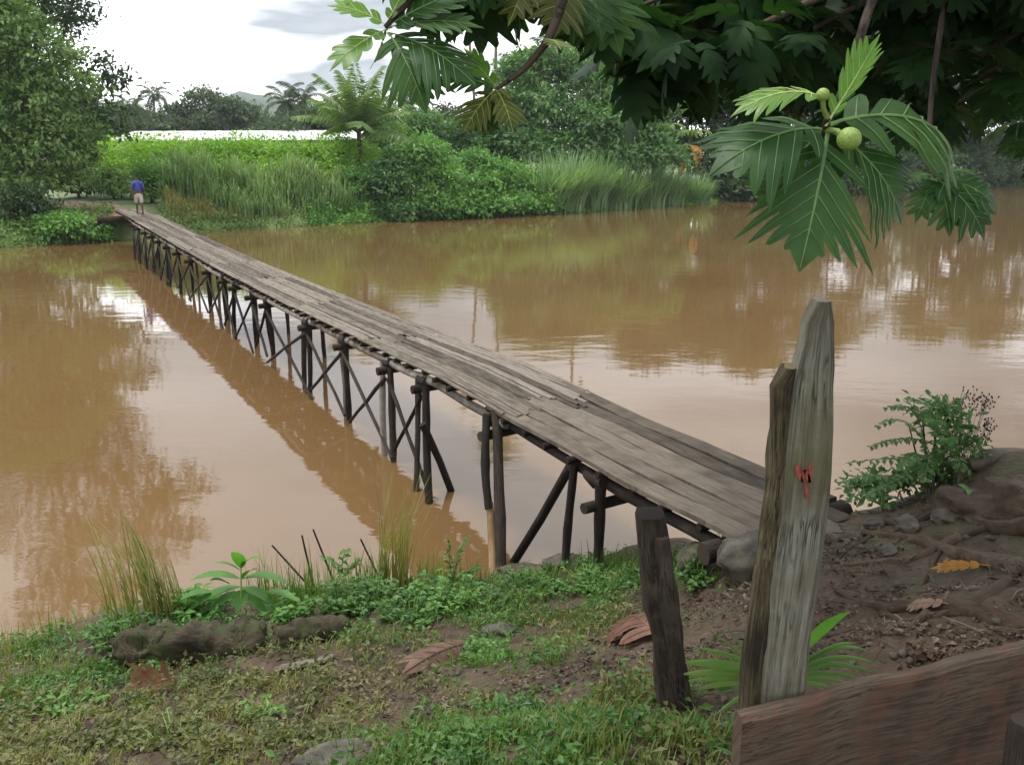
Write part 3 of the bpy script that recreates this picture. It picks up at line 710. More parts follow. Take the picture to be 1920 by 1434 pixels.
# ------------------------------------------------------------------ fence at the lower right, stump post
def post_loft(mb, prof, yc, thick, mat=0, seed=0, rag=.004, u0=0):
    """prof: rows (py, px_left, px_right); lofted along the height at depth yc"""
    rows = []; uv = []; N = 26
    P = np.array(prof, float); tt = np.linspace(P[0, 0], P[-1, 0], N)
    n = 16
    for k, py in enumerate(tt):
        l = np.interp(py, P[:, 0], P[:, 1]); r_ = np.interp(py, P[:, 0], P[:, 2])
        a = at_y(l, py, yc); c = at_y(r_, py, yc); mid = (a + c) / 2; hw = (c[0] - a[0]) / 2
        for j in range(n):
            an = 2 * math.pi * j / n; x = math.copysign(abs(math.cos(an)) ** .55, math.cos(an)); y = math.copysign(abs(math.sin(an)) ** .55, math.sin(an))
            q = Vector((x * 1.3 + seed, y * 1.3, mid[2] * 2.2)); g = rag * 2.2 * mnoise.noise(q * 2) + rag * mnoise.noise(Vector((j * 1.9 + seed, k * .35, 3)))
            rows.append((mid[0] + x * (hw + g), yc + y * (thick / 2 + g), mid[2])); uv.append((u0 + mid[2], .35 * j / n + seed))
    i = np.arange(N - 1)[:, None] * n; j = np.arange(n)[None]; j2 = (j + 1) % n
    mb.add(rows, np.stack([i + j, i + j2, i + n + j2, i + n + j], -1).reshape(-1, 4), uv, mat)
    for base, flip, dz in ((0, True, .012), ((N - 1) * n, False, -.01)):
        ring = np.array(rows[base:base + n]); c = ring.mean(0) + [0, 0, dz]
        mb.add(np.concatenate([[c], ring]), [[0, 1 + (j + (1 if not flip else 0)) % n, 1 + (j + (1 if flip else 0)) % n] for j in range(n)], [uv[base]] * (n + 1), mat)
YF = 2.86
pbase = at_y(1440, 1434, YF)
fence = thing('fence', 'broken fence, a tall split grey post with a low rotting board', 'fence', (pbase[0], YF, gz(pbase[0], YF) - .02))
def fl(mb, name, mats, smooth=True):
    o = mb.build(name, mats, fence, smooth); o.location = -np.array(fence.location); return o
mb = MB()
post_loft(mb, [(562, 1528, 1550), (566, 1520, 1556), (575, 1512, 1558), (600, 1507, 1559), (640, 1500, 1560), (690, 1486, 1560), (800, 1474, 1560), (900, 1464, 1553), (1000, 1452, 1543), (1100, 1438, 1530), (1200, 1428, 1515), (1300, 1416, 1500), (1440, 1404, 1492), (1560, 1394, 1480)], YF, .105, seed=1.0, rag=.005)
fl(mb, 'post', M['post'])
mb = MB()
post_loft(mb, [(686, 1474, 1500), (694, 1454, 1506), (720, 1447, 1510), (800, 1444, 1505), (900, 1436, 1496), (1000, 1424, 1486), (1100, 1409, 1474), (1200, 1397, 1464), (1300, 1387, 1454), (1440, 1378, 1444), (1560, 1370, 1432)], YF + .012, .095, seed=5.0, rag=.009)
fl(mb, 'split_side', M['post_edge'])
# the red mark daubed on the post
mb = MB()
yq = YF - .0585
for a, c, w in (((1494, 872), (1503, 905), 7), ((1503, 903), (1510, 880), 6), ((1510, 880), (1518, 906), 7), ((1517, 905), (1521, 868), 6), ((1512, 905), (1512, 935), 5)):
    p, q_ = at_y(*a, yq), at_y(*c, yq); d = unit(q_ - p); s_ = np.cross(d, [0, 1, 0]) * w / F_PX * 1.6
    V = [p - s_, p + s_ * .7, (p + q_) / 2 + s_ * 1.2, q_ + s_, q_ - s_ * .6, (p + q_) / 2 - s_]
    V2 = [v + np.array([0, .008, 0]) for v in V]
    mb.add(np.array(V), [[0, 1, 2, 5], [5, 2, 3, 4]]); mb.add(np.array(V + V2), [[k, k + 6, (k + 1) % 6 + 6, (k + 1) % 6] for k in range(6)])
fl(mb, 'paint_mark', M['red_paint'])
# low board
pA = at_y(1384, 1338, 2.70); pB = at_y(1925, 1203, 3.05); d = unit((pB - pA) * [1, 1, 0]); nb = np.array([d[1], -d[0], 0])
mb = MB(); N = 22; rows = []; uv = []
tl = np.linspace(0, 2.1, N); prof = [(-.028, -.55), (-.028, -.02), (-.016, 0), (.016, .004), (.028, -.012), (.028, -.25), (.028, -.55)]
for k, t in enumerate(tl):
    zt = pA[2] + (pB[2] - pA[2]) * t / np.linalg.norm(pB - pA) + .018 * mnoise.noise(Vector((t * 3.1, 0, 4))) + .010 * mnoise.noise(Vector((t * 9, 2, 4)))
    for (o_, h_) in prof:
        g = .010 * mnoise.noise(Vector((t * 2.2, h_ * 6, o_ * 10))) + .004 * mnoise.noise(Vector((t * 4, h_ * 30, 0)))
        p = pA + d * t - nb * (o_ + g); rows.append((p[0], p[1], zt + h_)); uv.append((t, h_ + o_ * 2))
n = len(prof); i = np.arange(N - 1)[:, None] * n; j = np.arange(n)[None]; j2 = (j + 1) % n
mb.add(rows, np.stack([i + j, i + j2, i + n + j2, i + n + j], -1).reshape(-1, 4), uv); mb.add(rows[:n], [list(range(n))], uv[:n]); mb.add(rows[-n:], [list(range(n - 1, -1, -1))], uv[-n:])
fl(mb, 'board', M['board'], False)
mb = MB(); pe = at_y(1912, 1350, 2.55)
tube(mb, [(pe[0] + .03, 2.55, pe[2] - .6), (pe[0] + .02, 2.55, pe[2] - .3), (pe[0] + .015, 2.55, pe[2] - .02), (pe[0] + .015, 2.55, pe[2])], [.05, .048, .046, .04], n=10, jitter=.05); fl(mb, 'stake', M['stump'])

sb_ = on_ground(1268, 1318); Ys = sb_[1]
stp = thing('stump_post', 'short dark weathered post leaning left, standing in the grass by the bridge', 'post', sb_)
mb = MB(); cs = [(962, 1190, 1246), (975, 1192, 1248), (1050, 1200, 1256), (1150, 1214, 1268), (1250, 1228, 1284), (1330, 1236, 1296), (1420, 1242, 1300)]
post_loft(mb, cs, Ys, .15, seed=9.0, rag=.010); o = mb.build('post', M['stump'], stp); o.location = -sb_
o.name = 'post_shaft'
mb = MB(); post_loft(mb, [(1005, 1226, 1254), (1060, 1228, 1262), (1160, 1240, 1276), (1260, 1252, 1290), (1400, 1262, 1304)], Ys - .05, .07, seed=4.0, rag=.008); o = mb.build('split_side', M['stump'], stp); o.location = -sb_
# ------------------------------------------------------------------ far bank vegetation
def crown_leaves(mb, blobs, n, leaf, spread=0.55, droop=0.35, mat=0, per=14, aspect=.5, up=.5, shell=.55):
    blobs = np.array(blobs, float)
    vol = (blobs[:, 3] * blobs[:, 4] * blobs[:, 5]) ** (2 / 3); pr = vol / vol.sum()
    nc = max(1, n // per)
    bi = rng.choice(len(blobs), nc, p=pr)
    u = unit(rng.normal(size=(nc, 3))); u[:, 2] = np.where(u[:, 2] < -.35, -u[:, 2] * .6, u[:, 2]); u = unit(u)
    rr = shell + (1 - shell) * rng.random(nc) ** .6
    rr *= 1 + .12 * rng.normal(size=nc)
    c = blobs[bi, :3] + u * rr[:, None] * blobs[bi, 3:6]
    cs = leaf * (1.0 + 1.6 * rng.random(nc))
    k = np.repeat(np.arange(nc), per); N = len(k)
    off = rng.normal(size=(N, 3)) * cs[k][:, None] * spread * np.array([1, 1, .45])
    pos = c[k] + off
    out = u[k]
    ax = unit(out * .8 + rng.normal(size=(N, 3)) * .8 + np.array([0, 0, -droop]))
    nr = unit(out * .6 + np.array([0, 0, up + .3]) + rng.normal(size=(N, 3)) * .35)
    ln = leaf * (.7 + .7 * rng.random(N))
    leaves(mb, pos, ax, nr, ln, ln * aspect * (.8 + .4 * rng.random(N)), mat)
def trunk_limbs(mb, h0, r0, blobs, base=(0, 0, 0), limbs=8, lean=(0, 0)):
    base = np.array(base, float); top = base + np.array([lean[0], lean[1], h0])
    mid = (base + top) / 2 + np.array([r0 * .6, -r0 * .4, 0])
    tube(mb, [base - [0, 0, .4], base + [0, 0, .15], mid, top], [r0 * 1.45, r0 * 1.1, r0 * .9, r0 * .75], n=9, jitter=.06)
    bl = sorted(blobs, key=lambda b: -b[3])[:limbs]
    for b_ in bl:
        c = np.array(b_[:3], float); st = base + (top - base) * random.uniform(.6, 1.0)
        m = (st + c) / 2 + np.array([0, 0, -.12 * np.linalg.norm(c - st)]) + rng.normal(size=3) * .25
        tube(mb, [st, m, c, c + (c - m) * .35], [r0 * .48, r0 * .32, r0 * .16, r0 * .05], n=6, jitter=.05)
def make_tree(name, label, cat, loc, blobs, n, leaf, mat, trunk_h, trunk_r, group=None, bark='bark', **kw):
    t = thing(name, label, cat, loc, 0, group)
    lim = kw.pop('limbs', 8); lean = kw.pop('lean', (0, 0))
    mb = MB(); trunk_limbs(mb, trunk_h, trunk_r, blobs, limbs=lim, lean=lean); mb.build('trunk', M[bark], t)
    mb = MB(); crown_leaves(mb, blobs, n, leaf, **kw); mb.build('crown', M[mat], t, smooth=False)
    return t
def rblobs(n, R_, H0, H1, rr=(.28, .5), seed=0, flat=.7, top=.5):
    """random blobs filling a crown of radius R_ from H0 to H1"""
    g = np.random.default_rng(seed); out = []
    for k in range(n):
        zz = H0 + (H1 - H0) * (k + .5) / n
        f = (zz - H0) / (H1 - H0); rad = R_ * math.sqrt(max(.08, 1 - abs((f - .4) / .62) ** 2.2))
        a = k * 2.4 + g.random() * .8; d = rad * (.25 + .55 * g.random()) * (1 if k < n - 2 else .4)
        r_ = R_ * g.uniform(*rr)
        out.append((math.cos(a) * d, math.sin(a) * d, zz - r_ * .2, r_, r_, r_ * flat))
    return out
def gp(px, Y, py=395):
    """ground point on the far bank, by bearing and distance"""
    d = ray(px, py); x = d[0] / d[1] * Y
    return np.array([x, Y, far_z(x, Y) - .05])
def gs(px, s_):
    d = ray(px, 400); r_ = d[0] / d[1]; lo, hi = 38.0, 200.0
    for _ in range(24):
        m_ = (lo + hi) / 2
        if shore_s(r_ * m_, m_) < s_: lo = m_
        else: hi = m_
    return np.array([r_ * lo, lo, float(prof_z(s_)) - .08])
def zpix(py, Y):
    d = ray(960, py); return CAM_H + d[2] / d[1] * Y

# left: tall dark tree behind, rounder lighter tree in front
p = gp(20, 56)
W = lambda px, py, Y: np.array(at_y(px, py, Y))
def blobs_px(base, lst):
    """(px, py, Y, rx, rz): crown masses where the tree's branches carry them"""
    o = []
    for (px, py, Y, rx, rz) in lst:
        c = W(px, py, Y) - base; o.append((c[0], c[1], c[2], rx, rx, rz))
    return o
bl = blobs_px(p, [(60, 60, 55, 3.4, 2.6), (-30, 0, 57, 4.2, 3), (110, 30, 56, 2.2, 1.8), (150, 140, 55, 2.2, 1.5), (205, 160, 55, 1.5, 1.1), (215, 215, 54, 1.3, .9), (165, 235, 55, 1.6, 1.2), (100, 200, 56, 2.5, 2.0), (30, 180, 57, 3.2, 2.4),
                  (50, -60, 56, 3.4, 2.6), (110, -70, 57, 2.6, 2.0), (170, -120, 56, 2.6, 1.8), (90, -190, 56, 4, 3), (-60, -200, 57, 5, 3), (20, -330, 57, 4.5, 3.4), (150, -260, 56, 3.2, 2.2), (-120, -60, 57, 4.5, 3.4), (230, -130, 55, 2.0, 1.3), (-100, 130, 56, 4, 3), (195, 260, 54, 1.2, .8), (-60, -420, 57, 4, 3)])
make_tree('rain_tree', 'tallest spreading dark green tree on the far bank at the left edge', 'tree', p, bl, 22000, .36, 'tree_dark', 5.5, .42, limbs=14, spread=.65)
p = gp(-20, 50.5)
bl = blobs_px(p, [(0, 60, 50, 2.4, 1.7), (70, 110, 50, 2.2, 1.5), (130, 170, 50, 1.6, 1.2), (60, 200, 49.5, 2.2, 1.5), (10, 150, 49.5, 2.4, 1.8), (110, 250, 49.5, 1.8, 1.4), (150, 300, 49.5, 1.1, .9), (70, 290, 49, 2.0, 1.4), (20, 260, 49, 2.2, 1.7), (110, 340, 49, 1.3, .9), (30, 340, 48.6, 1.7, 1.2), (-80, 120, 50, 3, 2.6), (-90, 270, 50, 3, 2.4), (-60, 20, 50, 2.6, 1.9), (160, 250, 50, .9, .8)])
make_tree('rain_tree', 'mid green leafy tree cascading toward the water at the left edge', 'tree', p, bl, 26000, .30, 'tree_mid', 4.0, .30, limbs=12, spread=.6)
# undergrowth beneath those trees
def bush(name, label, cat, loc, R_, H, n, leaf, mat, seed, group=None, per=10, skirt=False, **kw):
    t = thing(name, label, cat, loc, 0, group)
    g = np.random.default_rng(seed); bl = []
    for k in range(9):
        a = g.random() * 6.28; d = R_ * .62 * math.sqrt(g.random()); r_ = R_ * g.uniform(.34, .55)
        hz = H * g.uniform(.22, .78) * (1 - .35 * d / R_); bl.append((math.cos(a) * d, math.sin(a) * d, hz, r_, r_, H * g.uniform(.22, .32)))
    if skirt:                                            # trails down the bank to the water
        for k in range(6):
            a = math.radians(-60 + (k - 2.5) * 26); bl.append((math.cos(a) * R_ * .72, math.sin(a) * R_ * .72, -.25 + .12 * (k % 2), R_ * .42, R_ * .42, H * .22))
    mb = MB(); tube(mb, [(0, 0, -.2), (.05, .02, H * .3), (0, .05, H * .6)], [.07 * H / 2, .05 * H / 2, .02 * H / 2], n=6)
    for b_ in bl[:6]: tube(mb, [(0, 0, H * .12), (b_[0] * .5, b_[1] * .5, b_[2] * .5 + .1), b_[:3]], [.035 * H / 2, .025 * H / 2, .01], n=5)
    mb.build('stem', M['bark'], t)
    mb = MB(); crown_leaves(mb, bl, n, leaf, per=per, shell=.4, **kw); mb.build('foliage', M[mat], t, smooth=False)
    return t
bush('shrub', 'low bright green shrub at the waterline left of the bridge landing', 'shrub', gp(120, 46.2), 1.5, 1.5, 2600, .24, 'creeper', 3)
bush('shrub', 'dark shrub under the left trees close to the water', 'shrub', gp(50, 47.0), 1.7, 2.0, 2600, .24, 'tree_dark', 4)
bush('shrub', 'small green shrub beside the dark end of the bridge landing', 'shrub', gp(182, 47.2), 1.0, 1.1, 1700, .2, 'creeper', 5)
bush('shrub', 'leafy shrub at the far left end of the waterline', 'shrub', gp(-60, 46.0), 1.9, 1.7, 2200, .24, 'tree_mid', 6)
bush('shrub', 'dark shady bush behind the red dirt path', 'shrub', gp(150, 62), 3.0, 3.2, 4200, .28, 'tree_dark', 7)
bush('shrub', 'dusky green bush left of the walking person', 'shrub', gp(215, 60), 2.2, 2.6, 3600, .26, 'tree_mid', 8)
bush('shrub', 'bright bush just behind the walking person', 'shrub', gp(285, 57), 1.7, 2.7, 3200, .24, 'creeper', 9)

bush('shrub', 'leafy shrub hiding the foot of the young coconut palm', 'shrub', gs(668, 2.6), 1.7, 2.5, 3000, .26, 'creeper', 41)
bush('shrub', 'small leafy shrub right of the young coconut palm trunk', 'shrub', gs(700, 2.4), 1.8, 2.9, 2800, .26, 'broad', 42)
# creeper covered hedge: a row of bushes grown together
t = thing('hedge', 'long bright yellow green hedge behind the reeds, below the white roof', 'hedge', gp(430, 66))
mb = MB(); bl = []
b0 = np.array(t.location)
for k in range(34):
    px = 175 + k * 15.5 + random.uniform(-6, 6); Y = 64 + 4 * random.random() + (px - 400) * .004
    g_ = gp(px, Y); h = zpix(random.uniform(246, 264), Y) - g_[2]
    bl.append((g_[0] - b0[0], g_[1] - b0[1], h * .52, random.uniform(1.2, 1.9), 1.5, h * .46))
    if k % 2: bl.append((g_[0] - b0[0], g_[1] - 2.0 - b0[1], h * .32, 1.4, 1.3, h * .3))
crown_leaves(mb, bl, 30000, .26, per=10, shell=.5, spread=.7)
mb.build('foliage', M['hedge'], t, smooth=False)
mb = MB()
for b_ in bl[::2]: tube(mb, [(b_[0], b_[1], -.2), (b_[0] + .1, b_[1], b_[2] * .6), (b_[0], b_[1], b_[2])], [.06, .05, .02], n=5)
mb.build('stem', M['bark'], t)

# reeds and cane: too many to count
def reed_field(name, label, cat, n, mat, pxr, Yr, hr, width, lean=.6, kind='stuff', group=None, maxpy=None, seg=4):
    pos = []; hh = []
    while len(pos) < n:
        Y = random.uniform(*Yr); px = random.uniform(*pxr); g_ = gp(px, Y)
        s_ = float(shore_s(g_[0], g_[1]))
        if s_ < .6: continue
        dn = mnoise.noise(Vector((px * .022, Y * .3, 1)))
        if random.random() > .50 + dn * 1.5: continue
        pos.append(g_); hh.append(random.uniform(*hr) * (1 + .6 * mnoise.noise(Vector((px * .035, Y * .3, 7)))) * min(1, .45 + s_ * .16))
    mb = MB(); N = len(pos)
    blades(mb, pos, hh, rng.random(N) * 6.28, rng.random(N) * lean, width * (.7 + .6 * rng.random(N)), seg=seg)
    # leaf blades that break away from the stems
    P = np.array(pos); H_ = np.array(hh)
    for _ in range(2):
        f = .3 + .5 * rng.random(N)
        blades(mb, P + np.stack([0 * f, 0 * f, H_ * f], 1), H_ * (.22 + .15 * rng.random(N)), rng.random(N) * 6.28, .5 + rng.random(N) * 1.5, width * .75, seg=3)
    o = mb.build(name, M[mat], None, smooth=False)
    return tag(o, label, cat, group, kind)
reed_field('reeds', 'dense stand of tall pale green reeds behind the far end of the bridge', 'reeds', 3600, 'reed', (300, 700), (56, 64), (1.5, 2.75), .15)
reed_field('waterside_grass', 'low olive grass fringe along the far waterline right of the bridge end', 'grass', 3600, 'straw', (310, 600), (51.5, 60), (.5, 1.1), .07, lean=.8)
# low creeping ground cover right at the water
def ground_cover(name, label, n, mat, pxr, sr, hr, leaf, Yg=60):
    mb = MB(); pos = []
    while len(pos) < n:
        px = random.uniform(*pxr); s_ = random.uniform(*sr)
        # walk out along the bearing until the shore distance is reached
        d = ray(px, 410); r_ = d[0] / d[1]
        lo, hi = 38.0, 160.0
        for _ in range(18):
            m_ = (lo + hi) / 2
            if shore_s(r_ * m_, m_) < s_: lo = m_
            else: hi = m_
        dn = mnoise.noise(Vector((px * .05, s_ * .8, 3))) + .35
        if dn < 0: continue
        pos.append((r_ * lo, lo, float(prof_z(s_)) + random.random() ** 1.5 * random.uniform(*hr) * (.4 + dn)))
    P = np.array(pos); N = len(P)
    leaves(mb, P, unit(rng.normal(size=(N, 3)) + [0, -.5, 0]), unit(rng.normal(size=(N, 3)) * .5 + [0, -.3, 1]), leaf * (.6 + .8 * rng.random(N)), leaf * .6)
    return tag(mb.build(name, M[mat], None, smooth=False), label, 'ground cover', None, 'stuff')
ground_cover('creeping_plants', 'mat of bright creeping plants hugging the far waterline below the young palm', 6500, 'creeper', (575, 720), (-.5, 4.5), (.3, .9), .24)
ground_cover('creeping_plants', 'dull low weeds along the far waterline below the reeds', 6000, 'reed', (300, 590), (-.2, 3.5), (.1, .6), .2)
ground_cover('creeping_plants', 'weeds trailing into the water at the foot of the left trees', 5200, 'tree_mid', (-100, 215), (-.5, 3.5), (.2, .8), .2)
ground_cover('creeping_plants', 'grassy weeds trailing into the water along the right stretch of the far bank', 7000, 'creeper', (690, 1345), (-.9, 1.0), (.05, .5), .28)
ground_cover('creeping_plants', 'dark weeds along the distant far bank at the right edge', 7000, 'tree_dark', (1345, 2100), (-1, 4), (.3, 1.6), .4)

# bushes of the far bank, right of the reeds
cb = 'creeper bushes along the far bank'
for (px, Y, R_, H, n, mat, lab) in [
    (742, 65.5, 2.6, 3.9, 5200, 'broad', 'dark leafy bush at the water right of the young palm'),
    (805, 67.5, 3.6, 5.0, 8200, 'creeper', 'bright mounded bush smothered in creepers at the water, tallest of the mounds'),
    (880, 69.5, 3.5, 4.4, 7200, 'creeper', 'rounded creeper mound sloping toward the water in the middle of the far bank'),
    (945, 71.3, 3.0, 3.1, 5200, 'creeper', 'low creeper mound at the tip of the far bank bulge'),
    (995, 72.2, 2.4, 1.8, 3600, 'creeper', 'lowest creeper mound spilling over the waterline')]:
    bush('creeper_bush', lab, 'bush', gs(px, R_ * .5), R_, H + .5, int(n * 1.5), .30, mat, int(px), group=cb, spread=.5, skirt=True)
for (px, Y, R_, H, n, mat, lab) in [
    (725, 78, 2.6, 5.6, 6500, 'broad', 'leafy small tree just right of the young palm'),
    (790, 80, 3.0, 6.6, 7500, 'broad', 'bushy small tree behind the creeper mounds'),
    (860, 82, 3.0, 6.0, 7000, 'broad', 'dark small tree behind the yellowing hanging leaf'),
    (925, 83, 3.4, 7.2, 7500, 'broad', 'rounded small tree left of the big broadleaf tree')]:
    p = gp(px, Y); bl = rblobs(9, R_, H * .25, H * .95, seed=int(px), flat=.75)
    make_tree('broadleaf_tree', lab, 'tree', p, bl, n, .36, mat, H * .4, .14, group='small trees behind the creeper mounds', limbs=6, per=9, shell=.4)
p = gp(1085, 84)
bl = blobs_px(p, [(985, 140, 84, 2.4, 1.8), (1040, 130, 84, 2.6, 2.0), (960, 200, 83, 2.4, 2.0), (1100, 160, 84, 3.0, 2.4), (1030, 215, 82, 3.0, 2.4), (1160, 210, 83, 3.0, 2.4), (1110, 245, 81, 3.2, 2.4), (1200, 270, 83, 2.8, 2.2), (985, 270, 81, 2.6, 2.0), (1050, 290, 80, 3.0, 2.0), (1150, 300, 80, 2.8, 1.8), (1230, 200, 85, 2.6, 2.0), (1000, 110, 85, 1.3, 1.0), (1240, 300, 82, 2.4, 1.8)])
make_tree('broadleaf_tree', 'big broad leafy tree in the middle of the far bank', 'tree', p, bl, 34000, .42, 'broad', 4.0, .3, limbs=12, per=9, shell=.45)
# clumps of tall blue-green river grass
gg = 'clumps of tall grass at the water on the far bank'
for (px, Y, n, H, lab) in [(1025, 75.5, 420, 4.6, 'grass clump nearest the creeper mounds, left of its group'), (1066, 76.2, 520, 5.0, 'tallest blue green grass clump at the water'), (1110, 78, 480, 4.7, 'grass clump in the middle of the group below the big tree'), (1156, 80.3, 480, 4.4, 'grass clump with long arching blades below the big tree'), (1212, 84, 440, 4.0, 'pale grass clump left of the orange banana leaf'), (1252, 86.3, 440, 3.7, 'grass clump just left of the banana stem'), (1302, 89.5, 420, 3.2, 'low grass clump right below the orange leaf')]:
    t = thing('grass_clump', lab, 'grass clump', gs(px, .15 + .7 * random.random()), 0, gg); mb = MB()
    a = rng.random(n) * 6.28; r_ = random.uniform(1.2, 1.9) * np.sqrt(rng.random(n)); P = np.stack([np.cos(a) * r_, np.sin(a) * r_ * .7, -.35 + .1 * np.sin(a)], 1)
    blades(mb, P, H * (.55 + .6 * rng.random(n)), a + rng.normal(size=n) * .5, .2 + 1.7 * rng.random(n), .17, seg=5); mb.build('blades', M['tallgrass'], t, smooth=False)

# coconut palms
def frond_mesh(name, Lf, n, mat, droop=1.0, leafl=.75, w=.07, rib='rib'):
    mb = MB(); N = 14; t = np.linspace(0, 1, N); ang = .9 - droop * 1.5 * t ** 1.5
    P = np.zeros((N, 3)); 
    for k in range(1, N): P[k] = P[k - 1] + np.array([math.cos(ang[k]), 0, math.sin(ang[k])]) * Lf / (N - 1)
    tube(mb, P, np.linspace(.045, .008, N), n=5, mat=1, cap=False)
    tt = np.linspace(.14, .985, n); pos = np.stack([np.interp(tt, t, P[:, k]) for k in range(3)], 1)
    tg = unit(np.stack([np.gradient(pos[:, k]) for k in range(3)], 1))
    for sd_ in (-1, 1):
        ax = tg * .55 + np.array([0, sd_ * 1.0, 0]) + np.array([0, 0, -.55]) + rng.normal(size=(n, 3)) * .1
        ln = leafl * (np.sin(np.pi * (.12 + .82 * tt)) ** .6) * (.85 + .3 * rng.random(n))
        leaves(mb, pos, ax, np.tile([0, 0, 1.0], (n, 1)) + rng.normal(size=(n, 3)) * .2, ln, w, 0, fold=.05)
    return mb.mesh(name, [M[mat], M[rib]], smooth=False)
def palm(label, loc, H, Lf, nf, mat='frond', bark='palm_bark', r=.16, lean=(0, 0), mesh=None, group=None, elev=(-1.25, .75), seed=1, rz=0.):
    t = thing('coconut_palm', label, 'palm tree', loc, 0, group)
    mb = MB(); k = np.linspace(0, 1, 9); tube(mb, [(lean[0] * v ** 1.6, lean[1] * v ** 1.6, -.3 + (H + .3) * v) for v in k], [r * (1.5 - .35 * min(v * 6, 1) - .45 * v) for v in k], n=8, jitter=.03); mb.build('trunk', M[bark], t)
    g = np.random.default_rng(seed)
    for q in range(nf):
        o = link(bpy.data.objects.new('frond', mesh), t)
        o.location = (lean[0], lean[1], H - .05); e = elev[0] + (elev[1] - elev[0]) * (q / max(1, nf - 1)) ** .8
        o.rotation_euler = (g.normal() * .15, -e + .25, q * 2.399 + rz + g.normal() * .15); s_ = g.uniform(.85, 1.12); o.scale = (s_,) * 3
    return t
fm = frond_mesh('frond', 3.6, 46, 'frond', leafl=.95, w=.085)
fm_far = frond_mesh('frond_far', 3.6, 34, 'far_frond', leafl=.95, w=.12)
fm_up = frond_mesh('frond_young', 4.7, 50, 'frond', droop=.48, leafl=1.15, w=.13)
g_ = gs(679, 5.2); Yp_ = float(g_[1]); palm('young coconut palm with a stout brown trunk and feathery upright fronds behind the reeds', g_, zpix(246, Yp_) - g_[2], 4, 24, 'frond', 'red_palm_bark', .23, mesh=fm_up, elev=(-.45, .9), seed=3)
tp = 'tall coconut palms behind the far bank trees'
for (px, pyc, Y, lean, lab) in [(897, -15, 98, (-1.2, 0), 'tall palm with the thinner trunk, crown above the hanging leaves, left of the pair'), (929, -150, 92, (.3, 0), 'tallest palm, its straight trunk leaving the top of the picture, right of the pair'), (1080, -70, 96, (-.2, .4), 'tall palm whose thin trunk stands above the right shoulder of the big tree')]:
    g_ = gp(px, Y); palm(lab, g_, zpix(pyc, Y) - g_[2], 4, 16, r=.17, lean=lean, mesh=fm, group=tp, seed=int(px))
for (px, pyc, Y, lab) in [(1040, 105, 100, 'shorter palm with grey green fronds just above the crown of the big tree'), (1110, 100, 104, 'short palm half hidden right of the thin palm trunk'), (770, 195, 100, 'palm crown showing in the gap under the dark hanging leaf')]:
    g_ = gp(px, Y); palm(lab, g_, zpix(pyc, Y) - g_[2], 4, 15, r=.17, mesh=fm_far, seed=int(px))
g_ = gp(305, 150); palm('lone coconut palm standing against the white sky above the distant trees', g_, zpix(178, 150) - g_[2], 4, 15, r=.24, lean=(.3, 0), mesh=fm_far, seed=5)
g_ = gp(268, 120); palm('short palm beside the dark edge of the tallest left tree', g_, zpix(205, 120) - g_[2], 4, 14, r=.2, mesh=fm_far, seed=6)
g_ = gp(548, 112); palm('left of two palm tops rising from the grey green trees beyond the white roof', g_, zpix(190, 112) - g_[2], 4, 14, r=.2, mesh=fm_far, seed=7)
g_ = gp(578, 112); palm('right of two palm tops rising from the grey green trees beyond the white roof', g_, zpix(187, 112) - g_[2], 4, 14, r=.2, mesh=fm_far, seed=8)

# banana plants with hanging dead leaves and one orange leaf
def strip_leaf(mb, p0, d0, Lf, W_, n=10, droop=1.6, mat=0, side=None, prof=None, fold=.1, twist=0., rag=0.):
    d0 = unit(np.array(d0, float)); s_ = unit(np.cross(d0, [0, 0, 1.0])) if side is None else unit(side)
    p = np.array(p0, float); rows = []; uv = []; d = d0.copy()
    for k in range(n + 1):
        t = k / n
        w = W_ * (prof(t) if prof else math.sin(math.pi * min(1, .06 + .94 * t)) ** .65) * (1 + rag * random.uniform(-1, 1))
        nr = np.cross(s_, d); sk = unit(s_ * math.cos(twist * t) + nr * math.sin(twist * t))
        rows += [p - sk * w * .5 + nr * w * fold, p, p + sk * w * .5 + nr * w * fold]; uv += [(t, 0), (t, .5), (t, 1)]
        d = unit(d + np.array([0, 0, -1.0]) * droop / n * (.4 + 1.2 * t)); p = p + d * Lf / n
    f = []
    for k in range(n):
        a = k * 3; f += [[a, a + 1, a + 4, a + 3], [a + 1, a + 2, a + 5, a + 4]]
    mb.add(rows, f, uv, mat)
M['orange'] = leaf_mat('orange_dead_leaf', [(0.42, 0.13, 0.025), (0.55, 0.22, 0.04), (0.58, 0.33, 0.06)], tcol=(1.2, 1, .6), trans=.3, noise=2)
